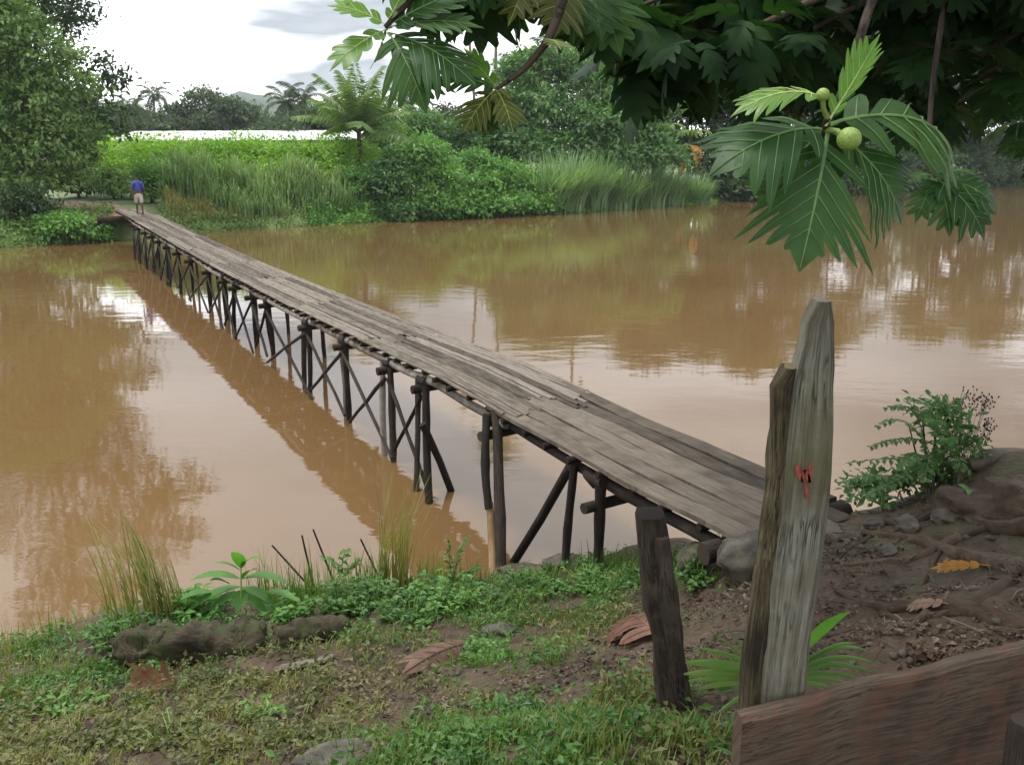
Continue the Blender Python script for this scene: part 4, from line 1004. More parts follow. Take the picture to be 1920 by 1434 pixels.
for (px, Y, H, lab, og) in [(1286, 94, 4.6, 'banana plant hung with brown leaves and one bright orange leaf', True), (1235, 93, 5.2, 'banana plant hung with grey dead leaves left of the orange leaf', False)]:
    t = thing('banana_plant', lab, 'banana plant', gp(px, Y)); mb = MB(); tube(mb, [(0, 0, -.2), (.05, 0, H * .5), (0, 0, H)], [.22, .18, .1], n=8); mb.build('stem', M['palm_bark'], t)
    mb = MB(); md = MB()
    for k in range(8):
        a = k * .785 + .3; strip_leaf(mb, (0, 0, H - .1), (math.cos(a), math.sin(a), 1.5), 3.2, .75, droop=2.6, rag=.1)
    for k in range(9):
        a = k * .7; strip_leaf(md, (0, 0, H - .3), (math.cos(a), math.sin(a), -.1 - .3 * random.random()), 2.4 + random.random() * 1.2, .5, droop=4, rag=.25, twist=1)
    mb.build('leaf', M['frond'], t); md.build('dead_leaf', M['dead'], t)
    if og:
        mo = MB(); strip_leaf(mo, (.1, -.2, H - .6), (.15, -.5, .2), 4.2, .95, droop=5.5, rag=.15, side=(1, 0.1, 0)); strip_leaf(mo, (-.3, -.2, H - 1.7), (-.3, -.4, -.2), 2.4, .8, droop=4, rag=.2, side=(1, .2, 0)); mo.build('orange_leaf', M['orange'], t)

# big dark trees along the right of the far bank
dk = 'dark trees along the right of the far bank'
protos = {}
for (px, Y, R_, H, sd_, lab) in [
    (1330, 104, 6.5, 17, 1, 'dark tree behind the orange banana leaf'), (1225, 112, 6.5, 20, 2, 'tall dark tree right of the tall palm trunks'), (1440, 112, 7.5, 21, 3, 'dark round tree behind the upright young leaf'), (1150, 122, 6.5, 18, 8, 'dark tree peeping over the big broadleaf tree'),
    (1560, 122, 7.5, 21, 4, 'dark tree behind the two breadfruits'), (1765, 140, 8, 22, 5, 'dark tree behind the right breadfruit leaf'), (1880, 150, 9, 25, 6, 'big dark tree close to the right edge'), (2020, 165, 9, 25, 7, 'dark tree at the right edge, half out of the picture'), (1660, 158, 6, 13, 9, 'lower dark tree under the small bright gap of sky'), (2200, 185, 10, 25, 10, 'dark tree just beyond the right edge'), (980, 118, 5, 15, 11, 'dark tree between the tall palm trunks')]:
    p = gp(px, Y, 370)
    if sd_ <= 4:
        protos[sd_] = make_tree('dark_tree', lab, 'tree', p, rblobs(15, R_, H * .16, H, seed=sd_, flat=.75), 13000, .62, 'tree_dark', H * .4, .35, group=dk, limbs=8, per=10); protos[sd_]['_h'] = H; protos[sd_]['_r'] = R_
    else:
        src = protos[1 + sd_ % 4]; o = copy_tree(src); o.location = p; o['label'] = lab
        o.scale = (R_ / src['_r'], R_ / src['_r'], H / src['_h']); o.rotation_euler.z = sd_ * 1.3
for o in protos.values(): pass
# shaded undergrowth at their feet
for k, (px, R_, H, n, lab) in enumerate([(1350, 3.6, 5.2, 4200, 'shady bush just right of the orange leaf'), (1405, 3.8, 5.6, 4200, 'shady bush behind the left breadfruit leaf'), (1465, 4.0, 6.0, 4200, 'shady bush behind the lowest breadfruit leaf'), (1525, 4.2, 6.2, 4200, 'shady bush hidden behind the main breadfruit leaf'), (1585, 4.4, 6.4, 4200, 'shady bush below the larger breadfruit'), (1640, 4.6, 6.6, 4400, 'shady bush behind the lower right breadfruit leaf'), (1695, 4.8, 7.0, 4400, 'shady bush left of the small hanging leaf cluster'),
        (1745, 5.0, 7.2, 4400, 'shady bush above the small hanging leaf cluster'), (1795, 5.2, 7.4, 4600, 'shady bush behind the small hanging leaf cluster'), (1840, 5.4, 7.6, 4600, 'shady bush on the distant bank right of the leaf cluster'), (1885, 5.6, 7.8, 4600, 'shady bush on the distant bank near the right edge'), (1925, 5.8, 8.0, 4600, 'shady bush on the distant bank cut by the right edge'), (1985, 6.2, 8.5, 4600, 'shady bush on the distant bank past the right edge')]):
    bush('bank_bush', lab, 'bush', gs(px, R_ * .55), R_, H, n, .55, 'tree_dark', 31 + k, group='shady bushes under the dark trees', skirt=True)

# hazy trees of the background
fr = 'distant trees beyond the white roof'
far_list = [(355, 150, 5.5, 10.5, 'distant round tree, left part of the dark rounded grove'), (400, 150, 6.5, 12.5, 'distant round tree, tallest of the dark rounded grove'), (445, 150, 6, 11.5, 'distant round tree, right end of the dark rounded grove'), (285, 145, 6, 9, 'distant low tree under the lone palm'), (240, 140, 6, 10, 'distant tree next to the edge of the tall left tree'), (325, 145, 5, 8.5, 'distant low tree right of the lone palm'), (500, 175, 6, 8, 'small far tree below the blue hill'), (530, 165, 5, 9, 'small far tree right of the blue hill'),
            (560, 110, 4.5, 7.2, 'grey green tree under the two palm tops'), (600, 108, 4.5, 8.0, 'grey green tree left of the young palm'), (640, 110, 4.5, 9, 'grey green tree behind the fronds of the young palm'), (700, 115, 5, 9, 'grey green tree right behind the young palm'), (800, 120, 5, 8, 'far tree in the gap under the dark hanging leaf'), (840, 125, 5, 9, 'far tree behind the yellowing hanging leaf'), (170, 145, 7, 12, 'far tree behind the left trees'), (60, 140, 7, 12, 'far tree hidden behind the left trees'), (470, 160, 5, 8.5, 'far tree between the grove and the blue hill')]
fp_ = []
for k, (px, Y, R_, H, lab) in enumerate(far_list):
    p = gp(px, Y)
    if k < 4:
        o = make_tree('distant_tree', lab, 'tree', p, rblobs(13, R_, H * .15, H, seed=60 + k, flat=.65), 6500, .62, 'far_leaf', H * .4, .25, group=fr, limbs=5, per=9); o['_h'] = H; o['_r'] = R_; fp_.append(o)
    else:
        src = fp_[k % 4]; o = copy_tree(src); o.location = p; o['label'] = lab; o.rotation_euler.z = k * 1.1
        o.scale = (R_ / src['_r'], R_ / src['_r'], H / src['_h'])
for o in list(protos.values()) + fp_:
    pass
for o in scene.objects:
    for kx in ('_h', '_r'):
        if kx in o: del o[kx]

# the long white roofed shed beyond the hedge
M['white_roof'] = plain_mat('white_sheet_roof', (0.62, 0.63, 0.63), scale=.5, var=.04, rough=.5)
M['shed_wall'] = plain_mat('pale_shed_wall', (0.50, 0.48, 0.44), scale=.6, var=.1)
A_ = gp(215, 102); B_ = gp(835, 96); dv = B_ - A_; dv[2] = 0; ln = np.linalg.norm(dv); dv /= ln; nv = np.array([-dv[1], dv[0], 0])
t = thing('long_shed', 'long low shed with a bright white roof beyond the hedge', 'shed', A_)
ze = zpix(263, 99) - A_[2]; zr = zpix(244.5, 103) - A_[2]
mb = MB(); V = []
NR = 40
for k in range(NR + 1):
    x = dv * ln * k / NR
    for (o_, z_) in ((-.4, ze - .06), (-.4, ze), (5.5, zr + .0), (11.4, ze), (11.4, ze - .06), (5.5, zr - .06)): V.append(x + nv * o_ + UP * (z_ + .03 * (k % 2)))
n = 6; i = np.arange(NR)[:, None] * n; j = np.arange(n)[None]; j2 = (j + 1) % n
mb.add(V, np.stack([i + j, i + n + j, i + n + j2, i + j2], -1).reshape(-1, 4)); mb.add(V[:n], [[0, 1, 2, 5], [5, 2, 3, 4]]); mb.add(V[-n:], [[5, 2, 1, 0], [4, 3, 2, 5]]); mb.build('roof', M['white_roof'], t, False)
mb = MB(); c = dv * ln / 2 + nv * 5.5 + UP * ((ze - .5) / 2); box(mb, c, dv, nv, UP, ln - .6, 10.8, ze - .1, seg=1); mb.build('wall', M['shed_wall'], t, False)
mb = MB()
for k in range(0, 21): tube(mb, [dv * (.2 + (ln - .4) * k / 20) + nv * (-.25) + UP * (-.1), dv * (.2 + (ln - .4) * k / 20) + nv * (-.25) + UP * (ze - .08)], .06, n=6)
mb.build('posts', M['shed_wall'], t, False)
# ------------------------------------------------------------------ breadfruit tree leaning over the near bank
def lobed(L_=1.0, Wd=.8, nl=5, sinus=.42, kb=0.5, kx=0.0, fold=.06, ang=R(52), K=6, ribs=True, ripple=.01, seed=0, pet=.14, entire=False):
    """one deeply lobed breadfruit leaf; y along the midrib, x across, z up. returns verts, faces, mats and the tip"""
    g = np.random.default_rng(seed); V = []; Fq = []; Mi = []
    def wprof(t): return (math.sin(math.pi * min(1, (t * .92 + .10))) ** .8)
    t0, t1 = .05, .76; dt = (t1 - t0) / nl
    # flat (x, y) first, deformed afterwards
    def quadgrid(P, r, c, mat):
        b0 = len(V); V.extend(P)
        for a in range(r - 1):
            for b_ in range(c - 1):
                Fq.append([b0 + a * c + b_, b0 + a * c + b_ + 1, b0 + (a + 1) * c + b_ + 1, b0 + (a + 1) * c + b_]); Mi.append(mat)
    tips = []
    for sd in (-1, 1):
        for i in range(nl):
            tc = t0 + dt * (i + .5); ln = Wd * .5 * wprof(tc) * g.uniform(.9, 1.08); xs = ln * (sinus if not entire else .9) * g.uniform(.9, 1.1)
            cot = 1 / math.tan(ang) * (1 if i else .5); ln = min(ln, max(.10, (.84 - tc) / (cot + .12)) * 1.15); xs = min(xs, ln * .75)
            P = []
            xx = np.concatenate([np.linspace(0, xs, 3), xs + (ln - xs) * np.linspace(0, 1, K)[1:] ** .85])
            for x in xx:
                if x <= xs: h = dt / 2 * 1.0
                else:
                    u = (x - xs) / (ln - xs + 1e-6); h = dt / 2 * (1.0 + .10 * math.sin(u * 3.14)) * (1 - u ** 2.2) ** .9 * (1 - .16)
                yc = tc + x * cot
                # tip bends forward
                yc += .10 * max(0, (x - xs) / ln) ** 2
                for e in (-1, 0, 1): P.append((sd * x, yc + e * h, 0))
            quadgrid(P, len(xx), 3, 0)
            if ribs:
                rb = []
                for x in xx[:-1]:
                    w = .0045 * (1 - x / ln) + .0016; yc = tc + x * cot + .10 * max(0, (x - xs) / ln) ** 2
                    rb += [(sd * x, yc - w, .003), (sd * x, yc, .009), (sd * x, yc + w, .003)]
                quadgrid(rb, len(xx) - 1, 3, 1)
    # terminal lobe
    P = []
    for t in np.linspace(t1 - dt * .5, 1.0, K + 1):
        u = (t - (t1 - dt * .5)) / (1 - t1 + dt * .5); w = Wd * .075 * (1 + 1.0 * math.sin(u * 2.9)) * (1 - u ** 1.5)
        for e in (-1, 0, 1): P.append((e * w, t, .001))
    quadgrid(P, K + 1, 3, 0)
    if ribs:
        rb = []
        for t in np.linspace(-pet, .97, 16):
            w = .0105 * (1 - max(t, 0)) + .0025 + (.004 if t < 0 else 0)
            rb += [(-w, t, -.004 if t < 0 else .003), (0, t, .012), (w, t, -.004 if t < 0 else .003)]
        quadgrid(rb, 16, 3, 1)
        rb = [(x, t, -.008) for t in np.linspace(-pet, .02, 4) for x in (.014, 0, -.014)]
        quadgrid(rb, 4, 3, 1)
    V = np.array(V, float)
    x, y, z = V[:, 0].copy(), V[:, 1].copy(), V[:, 2].copy()
    z += fold * np.abs(x) * 2 + ripple * np.sin(y * 23 + x * 9 + seed) * np.minimum(1, np.abs(x) * 5)
    if kx:   # sides curl down
        a = np.abs(x) * kx; X2 = np.sign(x) * np.where(kx * np.abs(x) > 1e-6, np.sin(a) / kx, np.abs(x)); Z2 = -(1 - np.cos(a)) / kx
        x = X2 + np.sign(x) * np.sin(a) * z * 0; z = z * np.cos(a) + Z2
    if abs(kb) > 1e-6:
        th = y * kb; Y2 = np.sin(th) / kb + z * np.sin(th); Z2 = -(1 - np.cos(th)) / kb + z * np.cos(th)
        y, z = Y2, Z2
    tip = np.array([0, math.sin(kb) / kb if abs(kb) > 1e-6 else 1, -(1 - math.cos(kb)) / kb if abs(kb) > 1e-6 else 0])
    return np.stack([x, y, z], 1), np.array(Fq), np.array(Mi), tip
def place_leaf(name, base, tip, nrm, mats, parent=None, mirror=1, **kw):
    V, Fq, Mi, lt = lobed(**kw)
    base, tip = np.array(base, float), np.array(tip, float)
    sc = np.linalg.norm(tip - base) / np.linalg.norm(lt)
    # local frame with its y on the chord
    ly = unit(lt); lx = np.array([1.0, 0, 0]); lz = np.cross(lx, ly)
    wy = unit(tip - base); wz = np.array(nrm, float); wz = unit(wz - wy * (wz @ wy)); wx = np.cross(wy, wz)
    Q = np.stack([V @ lx * mirror, V @ ly, V @ lz], 1) * sc
    Wd_ = base + Q[:, :1] * wx + Q[:, 1:2] * wy + Q[:, 2:3] * wz
    mb = MB()
    for m_ in (0, 1):
        sel = Fq[Mi == m_]
        if len(sel): mb.add(Wd_, sel, None, m_)
    return mb.build(name, mats, parent)
tb = np.array([3.55, 2.6, gz(3.55, 2.6) - .05])
bft = thing('breadfruit_tree', 'breadfruit tree hanging its big lobed leaves and green fruits over the right of the path', 'tree', tb)
def bl_(mb, name, mats, smooth=True):
    o = mb.build(name, mats, bft, smooth); o.location = -tb; return o
def bleaf(base, tip, nrm, mats, **kw):
    o = place_leaf('leaf', base, tip, nrm, mats, bft, **kw); o.location = -tb; return o
Dk = [M['bf_dark'], M['rib']]; Yg = [M['bf_young'], M['young_rib']]; Ye = [M['bf_yellow'], M['young_rib']]; Cr = [M['bf_crown'], M['rib']]
def P3(px, py, Y): return at_y(px, py, Y)
TOC = np.array([0, -1.0, .25])      # roughly toward the path
# trunk and limbs
mb = MB(); tube(mb, [tb + [.1, 0, -.3], tb + [0, 0, .2], tb + [.05, .1, 1.4], tb + [-.05, .3, 2.8], tb + [.1, .5, 4.2]], [.42, .30, .25, .22, .17], n=12, jitter=.05); bl_(mb, 'trunk', M['bark'])
top = tb + np.array([0, .35, 3.1])
nodes = [top]
def limb(pts, r0, r1, n=7):
    pts = np.array(pts, float); k = np.linspace(0, len(pts) - 1, len(pts) * 4)
    pp_ = np.stack([np.interp(k, range(len(pts)), pts[:, c]) for c in range(3)], 1)
    for _ in range(2): pp_[1:-1] = (pp_[:-2] + pp_[1:-1] * 2 + pp_[2:]) / 4
    mb = MB(); tube(mb, pp_, np.linspace(r0, r1, len(pp_)), n=n, jitter=.04); return bl_(mb, 'branch', M['stump'])
N1 = P3(1548, 243, 2.75)
limb([top + [0, 0, .2], P3(2100, -420, 3.3), P3(1760, -260, 3.5), P3(1640, -20, 3.35), P3(1595, 130, 3.05), N1 + [.02, .06, .0]], .03, .010)
limb([N1 + [.02, .06, 0], N1, P3(1551, 222, 2.72)], .014, .010)
N2 = P3(722, 52, 3.7)
N3 = P3(930, 168, 3.9)
limb([top, P3(1700, -250, 3.9), P3(1300, -200, 4.0), P3(1085, -90, 3.95), P3(1055, 0, 3.9), P3(1030, 75, 3.9), P3(985, 130, 3.9), N3], .042, .008)
limb([P3(1300, -200, 4.0), P3(1020, -190, 3.8), P3(820, -70, 3.7), P3(760, 10, 3.7), N2], .034, .009)
limb([top, tb + [-1.8, .9, 4.2], tb + [-4, 1.4, 5.2]], .12, .03)
limb([top, tb + [-1.0, 2.6, 4.2], tb + [-1.8, 5.0, 4.9]], .12, .03)
limb([top, tb + [.8, 2.2, 4.0], tb + [1.4, 4.8, 4.4]], .12, .03)
limb([top, tb + [.2, -1.6, 4.2], tb + [-.8, -3.6, 5.0]], .12, .03)
# the sprig in front: seven leaves and two fruits
bleaf(N1 + [0, -.02, -.02], P3(1498, 512, 2.52), (-.08, -1, .42), Dk, Wd=1.0, nl=6, sinus=.36, kb=.45, fold=-.05, seed=1, ang=R(42), pet=.05)
bleaf(N1 + [-.01, .0, -.0], P3(1325, 335, 2.62), (-.45, -.75, .75), Dk, Wd=.95, nl=5, sinus=.5, kb=1.0, kx=1.2, fold=.0, seed=2, ang=R(48), pet=.02)
bleaf(N1 + [.03, .02, .02], P3(1785, 300, 2.95), (.35, -.62, .8), Dk, Wd=.85, nl=5, sinus=.5, kb=1.35, kx=1.6, fold=.0, seed=3, ang=R(48), pet=.02)
bleaf(N1 + [.03, .0, -.01], P3(1690, 425, 2.80), (.5, -.85, .35), Dk, Wd=.95, nl=6, sinus=.35, kb=.9, kx=.9, seed=4, ang=R(40), pet=.02)
bleaf(P3(1538, 182, 2.72), P3(1368, 222, 2.66), (.1, -.42, .9), Yg, Wd=.55, nl=5, sinus=.55, kb=1.1, kx=2.2, seed=5, ang=R(38), pet=.03)
bleaf(P3(1556, 225, 2.72), P3(1652, 62, 2.66), (-.75, -.62, .2), Yg, Wd=.42, nl=6, sinus=.62, kb=-.15, kx=1.2, fold=.30, seed=6, ang=R(30), pet=.08)
bleaf(P3(1556, 225, 2.74), P3(1615, 110, 2.78), (.8, -.55, .2), Dk, Wd=.36, nl=5, sinus=.6, kb=.1, kx=.6, fold=.25, seed=7, ang=R(30), pet=.08)
bleaf(N1 + [0, .05, -.01], P3(1420, 395, 2.90), (-.2, -.9, .5), Dk, Wd=.9, nl=5, sinus=.45, kb=.9, kx=.8, seed=8, ang=R(44), pet=.05)
def fruit(c, r, stalk):
    mb = MB(); rock(mb, c, (r, r, r * .97), seed=c[0], amp=.012, sub=4, freq=6); f_ = bl_(mb, 'fruit', M['fruit'])
    mb = MB(); tube(mb, stalk, [.009, .0075, .0075], n=7); o = mb.build('stalk', M['fruit_stalk'], f_)
def fruit_mat():
    m, nt, out = new_mat('green_breadfruit_skin'); lk = nt.links.new
    tc = nd(nt, 'ShaderNodeTexCoord'); vo = nd(nt, 'ShaderNodeTexVoronoi', Scale=150.0); lk(tc.outputs['Object'], vo.inputs['Vector'])
    rp = ramp(nt, [(0.0, (0.30, 0.42, 0.085)), (0.7, (0.20, 0.31, 0.055))]); lk(vo.outputs['Distance'], rp.inputs['Fac'])
    pb = nd(nt, 'ShaderNodeBsdfPrincipled', Roughness=.5); lk(rp.outputs['Color'], pb.inputs['Base Color'])
    bp_ = nd(nt, 'ShaderNodeBump', Strength=.5, Distance=.003); bp_.invert = True; lk(vo.outputs['Distance'], bp_.inputs['Height']); lk(bp_.outputs[0], pb.inputs['Normal']); lk(pb.outputs[0], out.inputs['Surface'])
    return m
M['fruit'] = fruit_mat(); M['fruit_stalk'] = plain_mat('fruit_stalk_green', (0.20, 0.30, 0.07), var=.1)
fc = P3(1592, 261, 2.66); fruit(fc, .0345, [N1, (N1 + fc) / 2 + [0, -.01, .008], fc + [-.03, 0, .012]])
fc = P3(1543, 178, 2.69); fruit(fc, .0195, [P3(1553, 225, 2.73), P3(1544, 205, 2.70), fc + [0, 0, -.014]])
# leaf cluster right of it
N4 = P3(1752, 335, 3.5)
limb([P3(1760, -260, 3.5), P3(1775, -20, 3.8), P3(1745, 180, 3.7), P3(1742, 290, 3.6), N4], .014, .007)
for (tp, Yt, nr, W_, sd, mt) in [((1845, 452), 3.4, (.3, -.9, .4), .8, 11, Dk), ((1780, 445), 3.4, (0, -1, .3), .75, 12, Dk), ((1872, 400), 3.5, (.4, -.7, .6), .7, 13, Dk), ((1715, 420), 3.45, (-.4, -.9, .3), .6, 14, Dk), ((1830, 330), 3.35, (.1, -.4, .9), .5, 15, Dk), ((1700, 345), 3.4, (-.2, -.4, .9), .45, 16, Dk)]:
    bleaf(N4, P3(*tp, Yt), nr, mt, Wd=W_, nl=4, sinus=.4, kb=1.1, kx=1.0, seed=sd, pet=.03)
# sprig at the upper left
bleaf(N2 + [0, 0, .01], P3(612, 12, 3.65), (.1, -.5, .75), Yg, Wd=.62, nl=4, entire=True, kb=.7, fold=.05, seed=21, pet=.04)
bleaf(N2 + [0, 0, -.01], P3(617, 136, 3.55), (-.45, -.85, .35), Yg, Wd=.50, nl=4, entire=True, kb=.55, fold=.02, seed=22, pet=.04)
bleaf(N2, P3(692, 132, 3.8), (.9, -.3, .1), Dk, Wd=.25, nl=3, sinus=.7, kb=.3, fold=.15, seed=23, pet=.05)
bleaf(N2 + [.01, 0, .02], P3(775, -60, 3.7), (-.6, -.8, .1), Yg, Wd=.45, nl=5, sinus=.6, kb=-.2, fold=.15, seed=24, pet=.05)
bleaf(N2 + [.02, 0, .01], P3(885, -20, 3.75), (.2, -.7, .7), Dk, Wd=.6, nl=5, sinus=.5, kb=.4, seed=25, pet=.04)
bleaf(N2 + [.02, .02, -.02], P3(895, 165, 3.6), (.25, -.62, .75), Dk, Wd=1.0, nl=6, sinus=.55, kb=.7, kx=1.3, fold=0, seed=26, ang=R(46), pet=.04)
bleaf(N2 + [.02, -.02, -.03], P3(800, 215, 3.55), (.35, -.9, .25), Dk, Wd=.9, nl=5, sinus=.5, kb=.8, kx=.8, seed=27, ang=R(42), pet=.04)
bleaf(N2 + [.02, .0, 0], P3(910, 55, 3.7), (.1, -.5, .85), Dk, Wd=.6, nl=5, sinus=.55, kb=.6, kx=.8, seed=28, pet=.04)
bleaf(N3 + [0, 0, .01], P3(868, 88, 3.85), (-.35, -.9, .2), Yg, Wd=.42, nl=4, entire=True, kb=-.1, fold=.1, seed=31, pet=.06)
bleaf(N3, P3(868, 252, 3.8), (-.4, -.85, .3), Ye, Wd=.8, nl=5, sinus=.5, kb=.7, kx=.7, seed=32, ang=R(44), pet=.05)
bleaf(N3, P3(962, 250, 3.8), (.4, -.85, .3), Ye, Wd=.8, nl=5, sinus=.5, kb=.7, kx=.7, seed=33, ang=R(44), pet=.05)
bleaf(N3 + [0, .02, 0], P3(905, 262, 3.9), (0, -1, .2), Dk, Wd=.6, nl=4, sinus=.5, kb=.5, seed=34, pet=.05)
bleaf(N3, P3(820, 150, 3.85), (-.3, -.6, .7), Dk, Wd=.8, nl=5, sinus=.5, kb=.9, kx=1.0, seed=35, pet=.05)
bleaf(N3 + [.01, 0, .0], P3(960, 190, 3.85), (.3, -.6, .7), Ye, Wd=.5, nl=4, entire=True, kb=.5, seed=36, pet=.05)
for k, (b_, tp, Y, mt, W_) in enumerate([((960, -70), (975, 62), 4.2, Dk, .7), ((1010, -60), (952, 52), 4.1, Ye, .6), ((1060, -60), (1035, 78), 4.1, Ye, .75), ((1090, -50), (1075, 88), 4.2, Dk, .7), ((1100, -40), (1128, 82), 4.3, Dk, .8), ((1120, -60), (1165, 110), 4.4, Dk, .8), ((880, -90), (838, 22), 3.9, Dk, .7), ((850, -90), (800, 40), 3.9, Dk, .6), ((1030, 75), (1052, 95), 3.9, Ye, .9), ((930, -80), (905, 40), 4.1, Dk, .7)]):
    bleaf(P3(*b_, Y), P3(*tp, Y - .15), (.3 * (-1) ** k, -.9, .3), mt, Wd=W_, nl=5, sinus=.45, kb=.5, kx=.5, seed=40 + k, pet=.06)
# the rest of the crown: rosettes of hanging leaves
rosettes = []
rr_ = np.random.default_rng(11)
tries = 0
while len(rosettes) < 185:
    px = rr_.uniform(1140, 2000); py = rr_.uniform(-230, 290); Y = rr_.uniform(4.8, 9.5)
    lim = np.interp(px, [1140, 1180, 1260, 1330, 1420, 1500, 1700, 1760, 1800, 1850, 1920, 2000], [20, 100, 140, 70, 180, 200, 230, 250, 130, 150, 255, 285])
    if py > lim: continue
    if 1800 < px < 1850 and 60 < py: continue
    rosettes.append(P3(px, py, Y))
while len(rosettes) < 290:  # unseen part of the crown overhead, added to shade the sprigs and bank
    c = np.array([rr_.uniform(-2.4, 7.5), rr_.uniform(-4.0, 5.5), rr_.uniform(5.4, 8.6)])
    pxx = c - np.array([0, 0, CAM_H]); yy = pxx[1] * cT - pxx[2] * sT; zz = pxx[1] * sT + pxx[2] * cT
    if yy > .3 and 717 - F_PX * zz / yy > -190 and 960 + F_PX * c[0] / yy < 1180: continue
    if yy > .3 and 717 - F_PX * zz / yy > -60: continue
    rosettes.append(c)
for q_ in [(800, -110, 4.0), (880, -100, 4.1), (950, -90, 4.3), (1020, -80, 4.4), (1090, -40, 4.7), (1140, 0, 4.9), (1190, 100, 5.3), (1235, 150, 5.6), (1330, 140, 5.7), (1280, 60, 5.2), (1210, 20, 5.0)]: rosettes.append(P3(*q_))
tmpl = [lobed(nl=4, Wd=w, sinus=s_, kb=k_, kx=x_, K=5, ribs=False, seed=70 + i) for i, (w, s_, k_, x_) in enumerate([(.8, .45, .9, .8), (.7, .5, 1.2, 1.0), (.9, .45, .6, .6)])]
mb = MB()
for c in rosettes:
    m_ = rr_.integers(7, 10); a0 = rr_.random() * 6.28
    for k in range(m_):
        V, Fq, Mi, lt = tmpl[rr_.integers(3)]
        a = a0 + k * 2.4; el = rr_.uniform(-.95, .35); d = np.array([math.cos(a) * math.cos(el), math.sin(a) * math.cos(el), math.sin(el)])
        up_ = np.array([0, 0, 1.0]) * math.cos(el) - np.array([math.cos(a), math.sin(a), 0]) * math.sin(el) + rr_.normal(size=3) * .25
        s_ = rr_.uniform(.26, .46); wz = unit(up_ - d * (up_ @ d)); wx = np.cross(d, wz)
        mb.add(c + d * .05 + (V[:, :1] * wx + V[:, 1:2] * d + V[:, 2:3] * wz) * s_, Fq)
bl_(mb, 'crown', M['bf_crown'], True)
for c in rosettes[::3]:
    e = top + (c - top) * .2 + [0, 0, .2]; m_ = (e + c) / 2 + [0, 0, .25]
    mb = MB(); tube(mb, [e, m_, c + [0, 0, .03]], [.045, .03, .012], n=6, jitter=.05); bl_(mb, 'twig', M['bark'])

# roots spreading from the tree over the right of the bank
def root(pts, r0, r1, name='root'):
    pts = np.array(pts, float); k = np.linspace(0, len(pts) - 1, 18); xy = np.stack([np.interp(k, range(len(pts)), pts[:, c]) for c in range(2)], 1)
    xy += np.stack([np.array([.05 * mnoise.noise(Vector((v * .8, pts[0][0], 0))) for v in k]), np.array([.05 * mnoise.noise(Vector((v * .8, 7, pts[0][1]))) for v in k])], 1)
    z = ground_z(xy[:, 0], xy[:, 1], True); z = np.convolve(np.pad(z, 2, mode='edge'), np.ones(5) / 5, 'valid')
    rr = np.linspace(r0, r1, 18) * .68 * np.array([1 + .25 * mnoise.noise(Vector((v * 1.7, pts[0][1], 5))) for v in k]); mb = MB(); tube(mb, np.column_stack([xy, z + rr * .02]), rr, n=11, jitter=.16); return bl_(mb, name, M['root'])
def G(px, py): return on_ground(px, py)[:2]
for pts, a, b_ in [([tb[:2], G(1920, 1180), G(1780, 1130), G(1640, 1140), G(1560, 1110)], .12, .025), ([tb[:2], G(1960, 1080), G(1840, 1050), G(1720, 1010), G(1600, 1000)], .13, .03), ([tb[:2], G(1950, 1000), G(1860, 985), G(1780, 960), G(1700, 985), G(1640, 975)], .12, .025),
                  ([G(1900, 1090), G(1800, 1150), G(1700, 1165), G(1610, 1130)], .06, .015), ([G(1800, 1010), G(1690, 1055), G(1600, 1060), G(1550, 1040)], .055, .015), ([G(1860, 990), G(1790, 1010), G(1760, 1050), G(1730, 1100)], .045, .012), ([G(1640, 1000), G(1590, 1030), G(1560, 1060)], .03, .012), ([G(1760, 1130), G(1680, 1190), G(1600, 1180), G(1540, 1200)], .04, .01)]:
    root(pts, a, b_)
# the big buttress mound at the right edge
t = thing('old_stump', 'big rounded brown stump at the right edge above the roots', 'stump', P3(1935, 1000, 6.0)); pc = np.array(t.location)
mb = MB(); c = P3(1930, 965, 6.0) - pc; rock(mb, c, (.56, .44, .24), seed=2.0, amp=.34, freq=2.2, sub=4); mb.build('trunk_base', M['soil'], t)
t = thing('fallen_log', 'dark fallen log lying along the top of the bank at the right edge', 'log', P3(1960, 880, 6.9)); pc = np.array(t.location)
mb = MB(); a, b_ = P3(1815, 872, 6.75), P3(2060, 868, 7.1); tube(mb, [a - pc + (b_ - a) * v + [0, 0, .02 * math.sin(v * 9)] for v in np.linspace(0, 1, 10)], [.04, .10, .125, .135, .14, .14, .15, .15, .15, .15], n=12, jitter=.07); mb.build('log', M['mossy'], t).name = 'log_body'
# ------------------------------------------------------------------ near bank: grass, herbs, litter
def proj(P):
    v = P - np.array([0, 0, CAM_H]); dep = v[:, 1] * cT - v[:, 2] * sT; upc = v[:, 1] * sT + v[:, 2] * cT
    return 960 + F_PX * v[:, 0] / dep, 717 - F_PX * upc / dep, dep
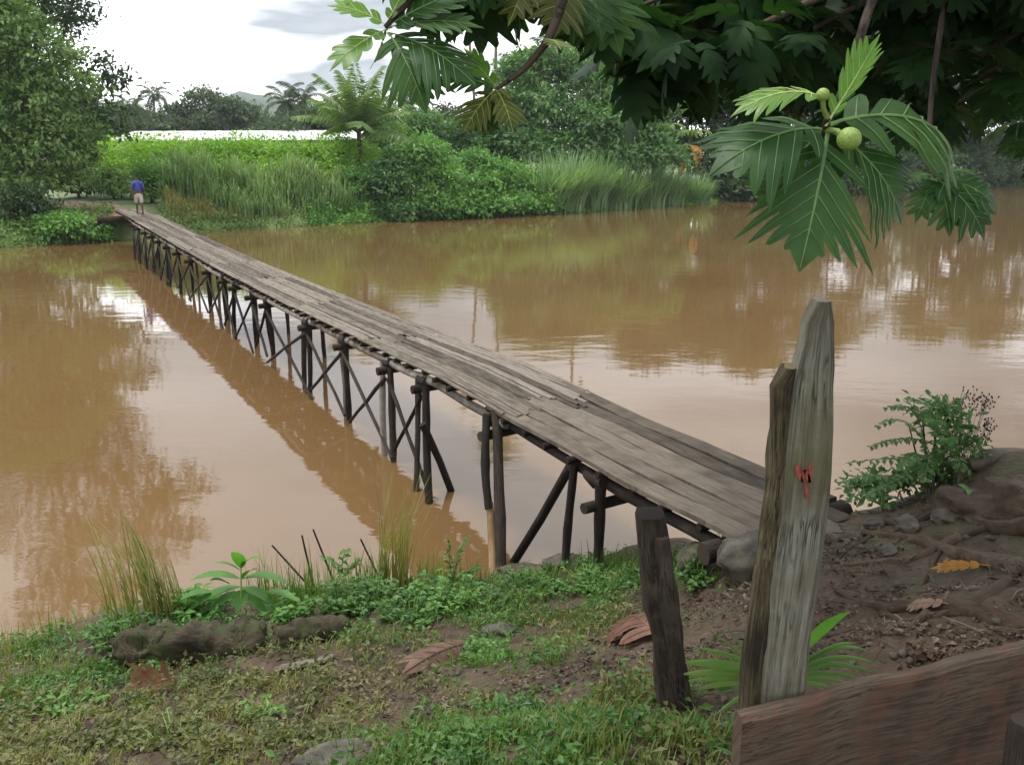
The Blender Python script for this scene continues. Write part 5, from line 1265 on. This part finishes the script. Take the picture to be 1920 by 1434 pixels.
# places on the bank with grass (centre, radius in metres, density)
def patch(px, py, r, a): p = on_ground(px, py); return (p[0], p[1], r, a)
lush = [patch(*q) for q in [(1000, 1390, .55, 1.0), (860, 1420, .5, .9), (1120, 1370, .38, .7), (1150, 1095, .8, 1.0), (1040, 1100, .6, .9), (850, 1120, .6, 1.0), (720, 1140, .6, .9), (640, 1150, .5, .6), (900, 1170, .4, .8), (960, 1240, .3, .7), (880, 1215, .3, .6), (240, 1190, .5, .9), (150, 1250, .7, .8), (60, 1240, .7, .8), (400, 1180, .4, .6), (1290, 1080, .35, .7), (600, 1120, .5, .7), (350, 1150, .4, .7)]]
drab = [patch(*q) for q in [(100, 1350, .9, 1.0), (300, 1380, .8, .9), (450, 1300, .8, .9), (250, 1300, .6, .8), (600, 1280, .6, .7), (700, 1230, .5, .6), (550, 1380, .5, .6), (1100, 1170, .4, .5), (1050, 1200, .4, .4), (1200, 1290, .35, .5), (40, 1430, .7, .8), (780, 1300, .5, .25), (1300, 1380, .3, .3)]]
def dens(x, y, lst):
    d = np.zeros(len(x))
    for (cx, cy, r, a) in lst: d = np.maximum(d, a * np.exp(-((x - cx) ** 2 + (y - cy) ** 2) / (r * r)))
    return d
def scatter(n, lst, thr=1.0, base=0.0, xr=(-5.2, 3.4), yr=(2.0, 9.6), seed=1, clump=2.5):
    g = np.random.default_rng(seed); out = []
    tot = 0
    while tot < n:
        m = 60000; x = g.uniform(*xr, m); y = g.uniform(*yr, m)
        nz = np.array([mnoise.noise(Vector((a * clump, b_ * clump, seed * 3.3))) for a, b_ in zip(x, y)])
        nz2 = np.array([mnoise.noise(Vector((a * 6.5, b_ * 6.5, seed * 1.3))) for a, b_ in zip(x, y)])
        pr = np.clip(dens(x, y, lst) * (.40 + 1.5 * nz + .9 * nz2), 0, 1) * np.clip((9 / (y * y + 2)), .25, 1)
        k = g.random(m) < pr; x, y = x[k], y[k]
        z = ground_z(x, y); ok = z > .02; out.append(np.stack([x[ok], y[ok], z[ok]], 1)); tot += ok.sum()
    return np.concatenate(out)[:n]
P = scatter(15000, lush, seed=2); N = len(P); mb = MB()
blades(mb, P - [0, 0, .01], .05 + .10 * rng.random(N) ** 1.5, rng.random(N) * 6.28, .3 + 1.1 * rng.random(N), .008 + .006 * rng.random(N), seg=3)
tag(mb.build('short_grass', M['grass'], None, False), 'patchy short green grass over the near bank', 'grass', None, 'stuff')
P = scatter(9500, drab, seed=3); N = len(P); mb = MB()
blades(mb, P - [0, 0, .01], .03 + .07 * rng.random(N) ** 1.5, rng.random(N) * 6.28, .4 + 1.2 * rng.random(N), .007 + .006 * rng.random(N), seg=3)
tag(mb.build('dull_grass', M['straw'], None, False), 'thin dull olive grass over the lower left of the near bank', 'grass', None, 'stuff')
# creeping herb leaves
for (nm, lab, n_, ls, mt, sd_) in [('ground_herbs', 'carpet of small green leafy herbs on the near bank', 15000, lush, 'herb', 4), ('ground_weeds', 'straggling drab olive weeds over the lower left of the near bank', 10500, drab, 'weed', 14)]:
    P = scatter(n_, ls, seed=sd_, clump=3.4); N = len(P); mb = MB()
    hh = .012 + .085 * rng.random(N) ** 1.8
    leaves(mb, P + np.stack([0 * hh, 0 * hh, hh], 1), unit(rng.normal(size=(N, 3)) * [1, 1, .45] + [0, 0, .1]), unit(rng.normal(size=(N, 3)) * .55 + [0, 0, 1]), .022 + .058 * rng.random(N) ** 2.0, .014 + .024 * rng.random(N))
    tag(mb.build(nm, M[mt], None, False), lab, 'ground cover', None, 'stuff')
# leaf litter and twigs
bare = [patch(*q) for q in [(1700, 1100, .9, 1.0), (1600, 1030, .8, 1.0), (1850, 1120, .8, .9), (1450, 1100, .6, .8), (1350, 1200, .5, .8), (1150, 1250, .6, .7), (800, 1330, .6, .7), (620, 1400, .6, .7), (1250, 1400, .5, .6), (1700, 1200, .6, .9), (1330, 1130, .5, .8), (950, 1300, .5, .5), (400, 1350, .8, .75), (100, 1380, .8, .75), (600, 1300, .5, .6), (250, 1280, .6, .6), (1600, 1180, .4, .8), (1800, 1000, .6, .9)]]
P = scatter(10000, bare, seed=5, clump=3.0, xr=(-4, 4.4)); N = len(P); mb = MB(); sz = .018 + .05 * rng.random(N) ** 2.2
leaves(mb, P + [0, 0, .012], unit(rng.normal(size=(N, 3)) * [1, 1, .25]), unit(rng.normal(size=(N, 3)) * .4 + [0, 0, 1]), sz, sz * (.25 + .5 * rng.random(N)), fold=.3)
Pt = scatter(700, bare, seed=6, clump=3.0, xr=(-4, 4.4))
for p in Pt:
    a = random.random() * 6.28; l = random.uniform(.04, .22); d = np.array([math.cos(a), math.sin(a), random.uniform(-.1, .15)]) * l
    tube(mb, [p + [0, 0, .012], p + d * .5 + rng.normal(size=3) * .008 + [0, 0, .015], p + d + [0, 0, .012]], [.004, .0035, .002], n=4, cap=False)
tag(mb.build('leaf_litter', M['litter'], None, False), 'brown leaf litter and twigs over the bare soil of the near bank', 'leaf litter', None, 'stuff')
# pebbles and clods
mb = MB()
for p in scatter(260, bare + drab, seed=8, xr=(-4, 4.4)):
    r_ = random.uniform(.008, .03); rock(mb, p + [0, 0, r_ * .2], (r_ * 1.3, r_, r_ * .7), seed=p[0] * 9, sub=1, rz=random.random() * 3)
tag(mb.build('soil_clods', M['rock'], None, True), 'scattered clods and pebbles in the bare soil', 'clods', None, 'stuff')

# grass tufts on the waterline
def tuft(label, px, py, n, h, w, mat, spread=.12, az=None, azs=6.28, lean=(.15, .9), group='grass tufts at the near waterline', seg=5, curl=1.2, name='grass_tuft'):
    p = on_ground(px, py); t = thing(name, label, 'grass tuft', p, 0, group); mb = MB()
    a = rng.random(n) * 6.28; r_ = spread * np.sqrt(rng.random(n))
    P = np.stack([np.cos(a) * r_, np.sin(a) * r_, 0 * a - .03], 1)
    aa = (az + rng.normal(size=n) * azs) if az is not None else rng.random(n) * 6.28
    blades(mb, P, h * (.45 + .6 * rng.random(n)), aa, lean[0] + (lean[1] - lean[0]) * rng.random(n), w * (.7 + .6 * rng.random(n)), seg=seg, curl=curl)
    mb.build('blades', M[mat], t, False); return t
tuft('tall grass tuft leaning left over the water, nearest the left of the bank', 312, 1160, 120, .72, .013, 'straw', .16, math.pi, .5, (.15, 1.0))
tuft('tall green grass tuft with the longest blades reaching up left over the water', 290, 1150, 34, 1.0, .018, 'grass', .08, math.pi * .95, .3, (.2, .8))
tuft('yellow dry grass tuft arching in front of the nearest bridge legs', 738, 1112, 90, 1.25, .014, 'straw', .16, .2, .9, (.05, .95))
tuft('green grass tuft at the foot of the yellow dry grass', 690, 1118, 90, .55, .014, 'grass', .2, None, 0, (.1, .7))
tuft('upright thin grass tuft between the seedling and the dry grass', 600, 1125, 80, .52, .011, 'grass', .26, None, 0, (.05, .5))
tuft('sparse grass tuft standing in the water at the left edge', 40, 1215, 26, .38, .010, 'straw', .25, None, 0, (.05, .5))
tuft('small grass tuft with crossing stalks near the left edge', 80, 1205, 14, .42, .009, 'grass', .2, None, 0, (.3, .8))
tuft('grass tuft left of the mossy log', 235, 1190, 60, .30, .011, 'grass', .2, None, 0, (.2, 1.0))
tuft('dense low grass tuft below the leaning bridge brace', 1150, 1070, 90, .22, .010, 'grass', .4, None, 0, (.2, 1.0))
tuft('grass tuft growing between the stump post and the bridge end', 1300, 1090, 60, .26, .010, 'grass', .22, None, 0, (.2, 1.1))
tuft('grass tuft at the foot of the stump post', 1235, 1310, 46, .17, .007, 'grass', .16, None, 0, (.2, 1.1))
tuft('leafy grass tuft left of the upright thin grass', 545, 1135, 70, .34, .012, 'grass', .25, None, 0, (.15, .9))
tuft('grass tuft spilling over the water edge right of the yellow dry grass', 790, 1100, 80, .36, .012, 'grass', .25, None, 0, (.2, 1.0))
tuft('grass tuft left of the nearest bridge leg foot', 880, 1100, 80, .30, .011, 'grass', .25, None, 0, (.2, 1.0))
tuft('long sparse grass tuft arching left over the water, above the mossy log', 255, 1165, 40, 1.05, .015, 'straw', .2, math.pi * .9, .5, (.3, 1.3))
tuft('loose tall grass tuft between the seedling and the cut stalks', 510, 1130, 60, .6, .012, 'grass', .22, None, 0, (.1, .8))
tuft('loose tall grass tuft behind the small dark fern', 820, 1090, 50, .55, .011, 'straw', .2, None, 0, (.1, .9))
# dead cut stalks
t = thing('cane_stalks', 'three brown cut cane stalks leaning left above the waterline', 'stalks', on_ground(600, 1120)); pc = np.array(t.location); mb = MB()
for (a, b_, Y) in [((590, 1110), (510, 1022), 7.6), ((588, 1100), (566, 1003), 7.65), ((618, 1070), (587, 992), 7.7), ((700, 1060), (676, 1010), 7.9)]:
    p, q_ = P3(*a, Y), P3(*b_, Y); p = p - unit(q_ - p) * .25; tube(mb, [p - pc, (p + q_) / 2 - pc, q_ - pc], [.010, .010, .008], n=6)
mb.build('stalk', M['stump'], t)

# leafy weed clumps
def weed_clump(label, px, py, R_, H, n, leaf, mat='herb'):
    p = on_ground(px, py); t = thing('weed_clump', label, 'weed', p, 0, 'leafy weed clumps on the near bank'); mb = MB(); ms = MB()
    for k in range(n):
        a = random.random() * 6.28; d = R_ * math.sqrt(random.random()); top_ = np.array([math.cos(a) * d, math.sin(a) * d, H * random.uniform(.35, 1) * (1 - .4 * d / R_)]); root_ = top_ * [.45, .45, 0] - [0, 0, .03]
        tube(ms, [root_, (root_ + top_) / 2 + [0, 0, .02], top_], [.004, .003, .002], n=4, cap=False)
        m_ = random.randint(5, 9); f = rng.random(m_) * .7 + .3; P = root_ + (top_ - root_) * f[:, None]; aa = rng.random(m_) * 6.28
        leaves(mb, P, np.stack([np.cos(aa), np.sin(aa), .35 - .5 * rng.random(m_)], 1), np.tile([0, 0, 1.], (m_, 1)) + rng.normal(size=(m_, 3)) * .3, leaf * (.5 + .9 * rng.random(m_)), leaf * .55)
    ms.build('stem', M['fruit_stalk'], t, False); mb.build('foliage', M[mat], t, False)
for (px, py, R_, H, n, lf, mt, lab) in [(705, 1135, .34, .30, 46, .075, 'herb', 'leafy weed clump below the yellow dry grass'), (640, 1140, .30, .34, 40, .07, 'herb', 'leafy weed clump behind the short rotten log'), (835, 1135, .34, .34, 56, .07, 'creeper', 'bright weed clump left of the nearest bridge leg'), (905, 1150, .30, .22, 44, .06, 'herb', 'low weed clump just below the nearest bridge leg'), (545, 1160, .22, .26, 26, .07, 'creeper', 'weed clump between the seedling and the short rotten log'),
        (225, 1195, .30, .26, 36, .065, 'herb', 'weed clump beside the round root end of the mossy log'), (370, 1150, .26, .30, 30, .09, 'seedling', 'pale weed clump left of the seedling'), (770, 1165, .30, .24, 40, .06, 'herb', 'weed clump above the curled brown dead leaf'), (1110, 1100, .36, .2, 50, .055, 'creeper', 'low weed clump left of the stump post near the water'), (985, 1110, .34, .2, 46, .055, 'herb', 'low weed clump in front of the flat mossy rock'), (1310, 1095, .2, .26, 26, .07, 'herb', 'weed clump between the stump post and the boulders'), (915, 1240, .2, .18, 24, .06, 'creeper', 'small weed clump right of the curled brown dead leaf'), (130, 1330, .26, .12, 26, .06, 'creeper', 'flat weed clump on the lower left of the bank'), (330, 1400, .3, .12, 30, .055, 'weed', 'flat drab weed clump near the bottom edge at the left'), (480, 1350, .22, .12, 20, .06, 'creeper', 'small flat weed clump near the bottom, left of the muddy stone')]:
    weed_clump(lab, px, py, R_, H, n, lf, mt)

# seedling with broad leaves
def ovate(mb, p0, d, Lf, W_, mat=0, droop=.8, side=None, fold=.15): strip_leaf(mb, p0, d, Lf, W_, n=7, droop=droop, mat=mat, side=side, fold=fold, prof=lambda t: math.sin(math.pi * min(1, .03 + .97 * t ** .8)) ** .8)
t = thing('seedling', 'bright green broad leaved seedling at the waterline above the mossy log', 'seedling', on_ground(448, 1165)); pc = np.array(t.location)
mb = MB(); stem_top = P3(452, 1060, 6.9) - pc; tube(mb, [(0, 0, -.03), stem_top * .5 + [.01, 0, 0], stem_top], [.009, .007, .005], n=6); mb.build('stem', M['fruit_stalk'], t)
for (px, py, tx, ty, W_) in [(452, 1065, 440, 1030, .12), (450, 1085, 365, 1075, .13), (455, 1085, 535, 1078, .13), (452, 1060, 490, 1040, .08), (450, 1100, 350, 1135, .15), (455, 1105, 450, 1145, .14), (452, 1100, 520, 1130, .12), (450, 1110, 395, 1145, .13), (452, 1070, 405, 1050, .07), (455, 1110, 500, 1150, .12), (500, 1110, 560, 1120, .10), (400, 1110, 340, 1120, .11), (480, 1130, 540, 1160, .10), (420, 1130, 360, 1160, .11), (455, 1085, 480, 1062, .08), (430, 1095, 395, 1085, .09)]:
    mb = MB(); a, b_ = P3(px, py, 6.9) - pc, P3(tx, ty, 6.8) - pc; ovate(mb, a, (b_ - a) + [0, -.03, .08], np.linalg.norm(b_ - a) * 1.12, W_, side=(b_ - a)[[2, 1, 0]] * [-1, 0, 1] + [0, .5, 0] if False else None); mb.build('leaf', M['seedling'], t)
# fern like herb rising beside the nearest bridge leg
def fern(label, px, py, fr_, mat='herb', name='fern', cat='fern', leafl=.08, lw=.035, n=16, rib='rib', group=None):
    t = thing(name, label, cat, on_ground(px, py), 0, group); pc = np.array(t.location)
    for (a, m_, b_) in fr_:
        pts = np.array([a, m_, b_], float) - pc; tt = np.linspace(0, 1, 12); q_ = ((1 - tt) ** 2)[:, None] * pts[0] + (2 * tt * (1 - tt))[:, None] * pts[1] + (tt ** 2)[:, None] * pts[2]
        mb = MB(); tube(mb, q_, np.linspace(.006, .0025, 12), n=5, mat=1, cap=False)
        k = np.linspace(.18, .98, n); pos = np.stack([np.interp(k, tt, q_[:, c]) for c in range(3)], 1); tg = unit(np.stack([np.gradient(pos[:, c]) for c in range(3)], 1)); sd_ = unit(np.cross(tg, [0, 0, 1.0]) + rng.normal(size=(n, 3)) * .15)
        for s_ in (-1, 1): leaves(mb, pos, sd_ * s_ + tg * .5 + [0, 0, -.25], np.tile([0, -.3, 1.0], (n, 1)) + rng.normal(size=(n, 3)) * .25, leafl * (np.sin(np.pi * (.15 + .75 * k)) ** .6), lw, 0)
        mb.build('frond', [M[mat], M[rib]], t, False)
    return t
fern('small dark fern rising beside the nearest bridge leg', 850, 1110, [(P3(852, 1105, 7.7), P3(850, 1040, 7.7), P3(878, 1004, 7.6)), (P3(852, 1105, 7.7), P3(840, 1060, 7.7), P3(842, 1012, 7.7)), (P3(852, 1105, 7.7), P3(880, 1060, 7.6), P3(900, 1062, 7.5)), (P3(852, 1105, 7.7), P3(820, 1080, 7.6), P3(790, 1075, 7.5)), (P3(860, 1108, 7.7), P3(880, 1085, 7.6), P3(912, 1092, 7.5))], leafl=.085, lw=.03)
fern('little bright fern in the grass between the two waterline tufts', 640, 1085, [(P3(640, 1090, 7.7), P3(640, 1050, 7.7), P3(605, 1045, 7.6)), (P3(640, 1090, 7.7), P3(640, 1040, 7.7), P3(650, 1030, 7.6)), (P3(640, 1090, 7.7), P3(660, 1055, 7.6), P3(670, 1050, 7.6))], leafl=.09, lw=.04, n=9)
# compound leaved shrub on the right of the bridge end
Yc = 6.9
sb0 = P3(1745, 930, Yc)
fr_ = []
for (m_, b_, dy) in [((1720, 740), (1645, 800), -.1), ((1740, 735), (1660, 765), .1), ((1760, 740), (1700, 748), -.2), ((1765, 745), (1800, 752), .1), ((1700, 810), (1632, 838), -.1), ((1690, 850), (1590, 868), -.1), ((1680, 870), (1570, 905), -.25), ((1720, 830), (1690, 880), -.3), ((1780, 790), (1775, 830), -.3), ((1790, 780), (1830, 800), 0), ((1800, 830), (1800, 880), -.2), ((1700, 890), (1620, 930), -.3), ((1680, 905), (1590, 935), -.1), ((1740, 860), (1735, 900), -.3), ((1760, 770), (1745, 790), -.3)]:
    fr_.append((P3(1745 + random.uniform(-12, 25), random.uniform(820, 930), Yc), P3(*m_, Yc + dy), P3(*b_, Yc + dy * 1.5)))
sh_ = fern('dark feathery shrub with arching leaf sprays right of the bridge end', 1745, 945, fr_, mat='broad', name='shrub', cat='shrub', leafl=.095, lw=.042, n=13)
mb = MB(); pc = np.array(sh_.location)
for k in range(4): tube(mb, [np.array([0, 0, -.05]), P3(1745 + 14 * k - 20, 880, Yc) - pc, P3(1745 + 25 * k - 40, 800 - 10 * k, Yc) - pc], [.016, .011, .006], n=6)
mb.build('stem', M['bark'], sh_); mb = MB()
crown_leaves(mb, [((P3(px, py, Yc) - pc)[0], (P3(px, py, Yc) - pc)[1], (P3(px, py, Yc) - pc)[2], r_, r_, r_ * .8) for px, py, r_ in [(1765, 800, .13), (1760, 770, .10), (1790, 840, .14), (1720, 900, .17), (1660, 910, .15), (1620, 925, .13), (1780, 890, .16)]], 1300, .07, per=6)
mb.build('foliage', M['broad'], sh_, False)
# pale seeding weed beside it
t = thing('seeding_weed', 'airy weed with tiny dark seed heads behind the feathery shrub', 'weed', on_ground(1800, 905)); pc = np.array(t.location); 
for k in range(22):
    mb = MB()
    e = P3(random.uniform(1775, 1855), random.uniform(738, 840), Yc + .2) - pc; b0_ = np.array([random.uniform(-.05, .05), 0, 0]); tube(mb, [b0_, (b0_ + e) / 2 + rng.normal(size=3) * .02, e], [.004, .003, .0015], n=4, cap=False)
    for _ in range(9):
        c = e + rng.normal(size=3) * [.035, .03, .04]; rock(mb, c, (.007, .007, .011), sub=1, amp=0, mat=1); tube(mb, [e - (e - c) * .2 - [0, 0, .03], c], .0012, n=3, cap=False)
    mb.build('stalk', [M['dead'], M['stump']], t, False)
for (lab, px, py, n_) in [('pale green seedling against the brown stump', 1812, 952, 8), ('tiny green seedling in front of the feathery shrub', 1650, 958, 6)]:
    t = thing('seedling', lab, 'seedling', on_ground(px, py)); mb = MB()
    for k in range(n_):
        a = k * 2.4; ovate(mb, (0, 0, .03 + .015 * k), (math.cos(a), math.sin(a), .6), random.uniform(.11, .17), .055, droop=1.2)
    mb.build('leaf', M['seedling'], t)
    mb = MB(); tube(mb, [(0, 0, -.02), (.004, 0, .07), (0, 0, .15)], [.005, .004, .002], n=5); mb.build('stem', M['fruit_stalk'], t)

# palm seedling behind the tall post
pb0 = on_ground(1452, 1300); pb0 = np.array([pb0[0], 3.25, gz(pb0[0], 3.25)])
t = thing('palm_seedling', 'palm seedling fanning striped arching leaves behind the tall grey post', 'palm seedling', pb0)
Yp = 3.25
def PL(px, py, Y=Yp): return P3(px, py, Y) - pb0
mb = MB(); tube(mb, [(0, 0, -.05), (0, 0, .12), PL(1470, 1240)], [.03, .022, .014], n=7); mb.build('stem', M['fruit_stalk'], t)
c0 = PL(1462, 1275)
tri = MB(); strip_leaf(tri, PL(1478, 1232), PL(1590, 1146) - PL(1478, 1232), np.linalg.norm(PL(1590, 1146) - PL(1478, 1232)) * 1.03, .155, n=8, droop=.05, side=(.35, -.1, .9), fold=.06, prof=lambda v: max(.02, (.35 + .9 * min(v * 2.2, 1) * 1.0) * (1 - max(0, v - .35) / .65) ** .9)); tri.build('leaf', M['seedling'], t)
for (mx_, my, bx, by, w) in [(1560, 1190, 1625, 1218, .020), (1560, 1205, 1645, 1245, .022), (1555, 1220, 1640, 1262, .022), (1550, 1240, 1630, 1280, .020), (1545, 1256, 1612, 1290, .020), (1540, 1272, 1590, 1305, .020), (1560, 1195, 1600, 1205, .016),
                             (1400, 1225, 1300, 1212, .020), (1390, 1240, 1285, 1240, .045), (1390, 1250, 1282, 1262, .040), (1395, 1265, 1310, 1290, .035), (1410, 1240, 1330, 1180, .014), (1415, 1235, 1365, 1178, .012), (1400, 1290, 1340, 1340, .022), (1400, 1300, 1360, 1380, .016), (1395, 1260, 1290, 1275, .03)]:
    pts = np.array([c0, PL(mx_, my, Yp - .03), PL(bx, by, Yp - .08)]); tt = np.linspace(0, 1, 9)[:, None]; q_ = (1 - tt) ** 2 * pts[0] + 2 * tt * (1 - tt) * pts[1] + tt ** 2 * pts[2]
    mb = MB(); tn = unit(np.gradient(q_, axis=0)); sd_ = unit(np.cross(tn, [0, -1.0, .35])); wv = w * np.sin(np.pi * np.clip(.1 + .88 * tt[:, 0], 0, 1)) ** .6
    V = np.stack([q_ - sd_ * wv[:, None] * .5 - [0, 0, .003], q_ + [0, -.002, .002], q_ + sd_ * wv[:, None] * .5 - [0, 0, .003]], 1).reshape(-1, 3)
    mb.add(V, [f for k in range(8) for f in ([k * 3, k * 3 + 1, k * 3 + 4, k * 3 + 3], [k * 3 + 1, k * 3 + 2, k * 3 + 5, k * 3 + 4])]); mb.build('leaf', M['palm_seed'], t)

# logs, rocks, fallen leaves
def lump(name, label, cat, px, py, size, mat, seed, rz=0., sink=.35, amp=.28):
    p = on_ground(px, py); t = bpy.data.objects.new(name, None); mb = MB(); rock(mb, (0, 0, size[2] * (1 - 2 * sink)), size, seed=seed, amp=amp, sub=4, rz=rz)
    o = mb.build(name, M[mat]); o.location = p; bpy.data.objects.remove(t); return tag(o, label, cat)
def log(name, label, a, b_, r, mat, lift=.5, flat=1.0, nseg=40, jit=.08, cat='log'):
    p, q_ = on_ground(*a), on_ground(*b_); c = (p + q_) / 2; mb = MB(); tt = np.linspace(0, 1, nseg)
    pts = [p + (q_ - p) * v - c + [0, 0, r * lift + .15 * r * math.sin(v * 7)] for v in tt]
    rad = [r * (.8 + .3 * math.sin(math.pi * v) + .22 * mnoise.noise(Vector((v * 5, r * 50, 0)))) * (1 if 0 < k < nseg - 1 else .7) for k, v in enumerate(tt)]
    tube(mb, pts, rad, n=22, jitter=jit * .25, flat=flat)
    for vv in mb.v:                                       # rot hollows and swellings
        for q_i in range(len(vv)): vv[q_i] += unit(vv[q_i] * [0.2, 1, 1]) * r * (.55 * mnoise.noise(Vector(vv[q_i]) * (1.1 / r) + Vector((r * 90, 0, 0))) + .25 * mnoise.noise(Vector(vv[q_i]) * (3.3 / r)))
    o = mb.build(name, M[mat]); o.location = c; return tag(o, label, cat)
log('mossy_log', 'mossy rotten log at the waterline below the seedling', (268, 1232), (500, 1208), .15, 'log_bark', lift=.3)
lump('root_lump', 'round dark hollow root end of the mossy log, facing left', 'root', 275, 1235, (.21, .17, .18), 'log_bark', 3, amp=.5, sink=.3)
log('rotten_log', 'short rotten log end pointing right, beside the mossy log', (520, 1215), (650, 1180), .115, 'log_bark', lift=.35)
log('driftwood', 'flat pale driftwood piece below the short rotten log', (515, 1262), (625, 1238), .035, 'pole', lift=.6, flat=.5, cat='driftwood')
lump('rock', 'dark wet rock at the waterline beside the nearest bridge leg', 'rock', 1055, 1062, (.20, .14, .09), 'rock', 5)
lump('rock', 'flat mossy rock behind the dark wet rock', 'rock', 985, 1072, (.24, .12, .06), 'mossy', 6)
lump('boulder', 'mossy boulder under the near end of the bridge, left of the pair', 'boulder', 1325, 1062, (.22, .22, .15), 'mossy', 7)
lump('boulder', 'brown boulder under the near end of the bridge, right of the pair', 'boulder', 1415, 1062, (.26, .22, .19), 'rock', 8)
for (px, py, sz, rz_, lab) in [(1640, 985, (.09, .07, .05), .3, 'small dark stone in the mud left of the feathery shrub'), (1700, 990, (.12, .09, .06), 1.1, 'wet stone in front of the feathery shrub'), (1770, 975, (.10, .09, .06), .6, 'wet stone between the feathery shrub and the brown stump'), (1600, 1010, (.07, .06, .04), .2, 'small stone beside the right corner of the bridge end'), (1665, 1035, (.08, .06, .04), .9, 'small stone among the thin roots')]:
    lump('stone', lab, 'stone', px, py, sz, 'rock', px * .01, rz=rz_)
lump('stone', 'grey stone half sunk in the bare soil in the middle of the bank', 'stone', 935, 1192, (.13, .10, .07), 'rock', 9)
lump('stone', 'flat muddy stone at the bottom edge of the bank', 'stone', 650, 1420, (.26, .12, .04), 'rock', 10, rz=.3)
M['dry_brown'] = leaf_mat('dry_brown_leaf', [(0.085, 0.045, 0.025), (0.14, 0.080, 0.048), (0.20, 0.125, 0.08)], trans=.12, tcol=(1.1, 1, .8), noise=9, by='object')
M['dry_red'] = leaf_mat('dry_reddish_leaf', [(0.10, 0.042, 0.024), (0.17, 0.080, 0.044), (0.25, 0.14, 0.07)], trans=.15, tcol=(1.1, 1, .8), noise=9, by='object')
M['dry_yellow'] = leaf_mat('fallen_yellow_leaf', [(0.30, 0.12, 0.02), (0.38, 0.20, 0.035), (0.40, 0.26, 0.07)], trans=.2, tcol=(1.1, 1, .6), noise=9, by='object')
def fallen(label, a, b_, mat, W_=.6, kb=1.4, kx=1.5, seed=1, nr=(0, -.35, 1), lift=.04, nl=5, mirror=1, sinus=.5):
    p, q_ = on_ground(*a), on_ground(*b_); c = (p + q_) / 2
    o = place_leaf('fallen_leaf', p + [0, 0, lift] - c, q_ + [0, 0, lift * .8] - c, nr, [M[mat], M[mat]], Wd=W_, nl=nl, sinus=sinus, kb=kb, kx=kx, seed=seed, fold=0)
    o.location = c; return tag(o, label, 'fallen leaf')
fallen('curled brown dead leaf lying across the bare soil left of the middle', (885, 1216), (748, 1282), 'dry_brown', W_=.55, kb=.6, kx=5.0, seed=51, nr=(0, -.5, .9), lift=.05, sinus=.8)
fallen('crumpled reddish dead leaf standing up in front of the mossy log', (325, 1285), (240, 1305), 'dry_red', W_=1.1, kb=1.6, kx=-1.5, seed=52, nr=(0, -.9, .5), lift=.05)
fallen('small curled dead leaf left of the stump post', (1232, 1205), (1172, 1180), 'dry_red', W_=.9, kb=1.0, kx=2.4, seed=53, nr=(0, -.7, .7), lift=.04)
fallen('bright yellow orange leaf on the brown roots at the right', (1840, 1074), (1738, 1080), 'dry_yellow', W_=.30, kb=.5, kx=1.4, seed=54, nr=(0, -.55, .85), lift=.05)
fallen('long brown leaf lying on the roots below the yellow leaf', (1770, 1145), (1690, 1150), 'dry_brown', W_=.4, kb=.5, kx=1.4, seed=55, nr=(0, -.5, .85), lift=.04)
fallen('small yellow green fallen leaf near the foot of the tall post', (1325, 1348), (1285, 1358), 'bf_yellow', W_=.5, kb=.5, kx=1.4, seed=56, nr=(0, -.5, .85), lift=.02)

# ------------------------------------------------------------------ moist air
m, nt, out = new_mat('moist_air')
pv = nd(nt, 'ShaderNodeVolumePrincipled'); pv.inputs['Color'].default_value = (0.86, 0.92, 1.0, 1); pv.inputs['Density'].default_value = 0.00022; pv.inputs['Anisotropy'].default_value = 0.2
nt.links.new(pv.outputs[0], out.inputs['Volume'])
mb = MB()
x0, x1, y0, y1, z0, z1 = -820, 820, -110, 800, -2.8, 60
mb.add([(x, y, z) for x in (x0, x1) for y in (y0, y1) for z in (z0, z1)], [[0, 1, 3, 2], [4, 6, 7, 5], [0, 4, 5, 1], [2, 3, 7, 6], [0, 2, 6, 4], [1, 5, 7, 3]])
tag(mb.build('haze', m, None, False), 'thin pale moist air over the whole river', 'haze', None, 'stuff')
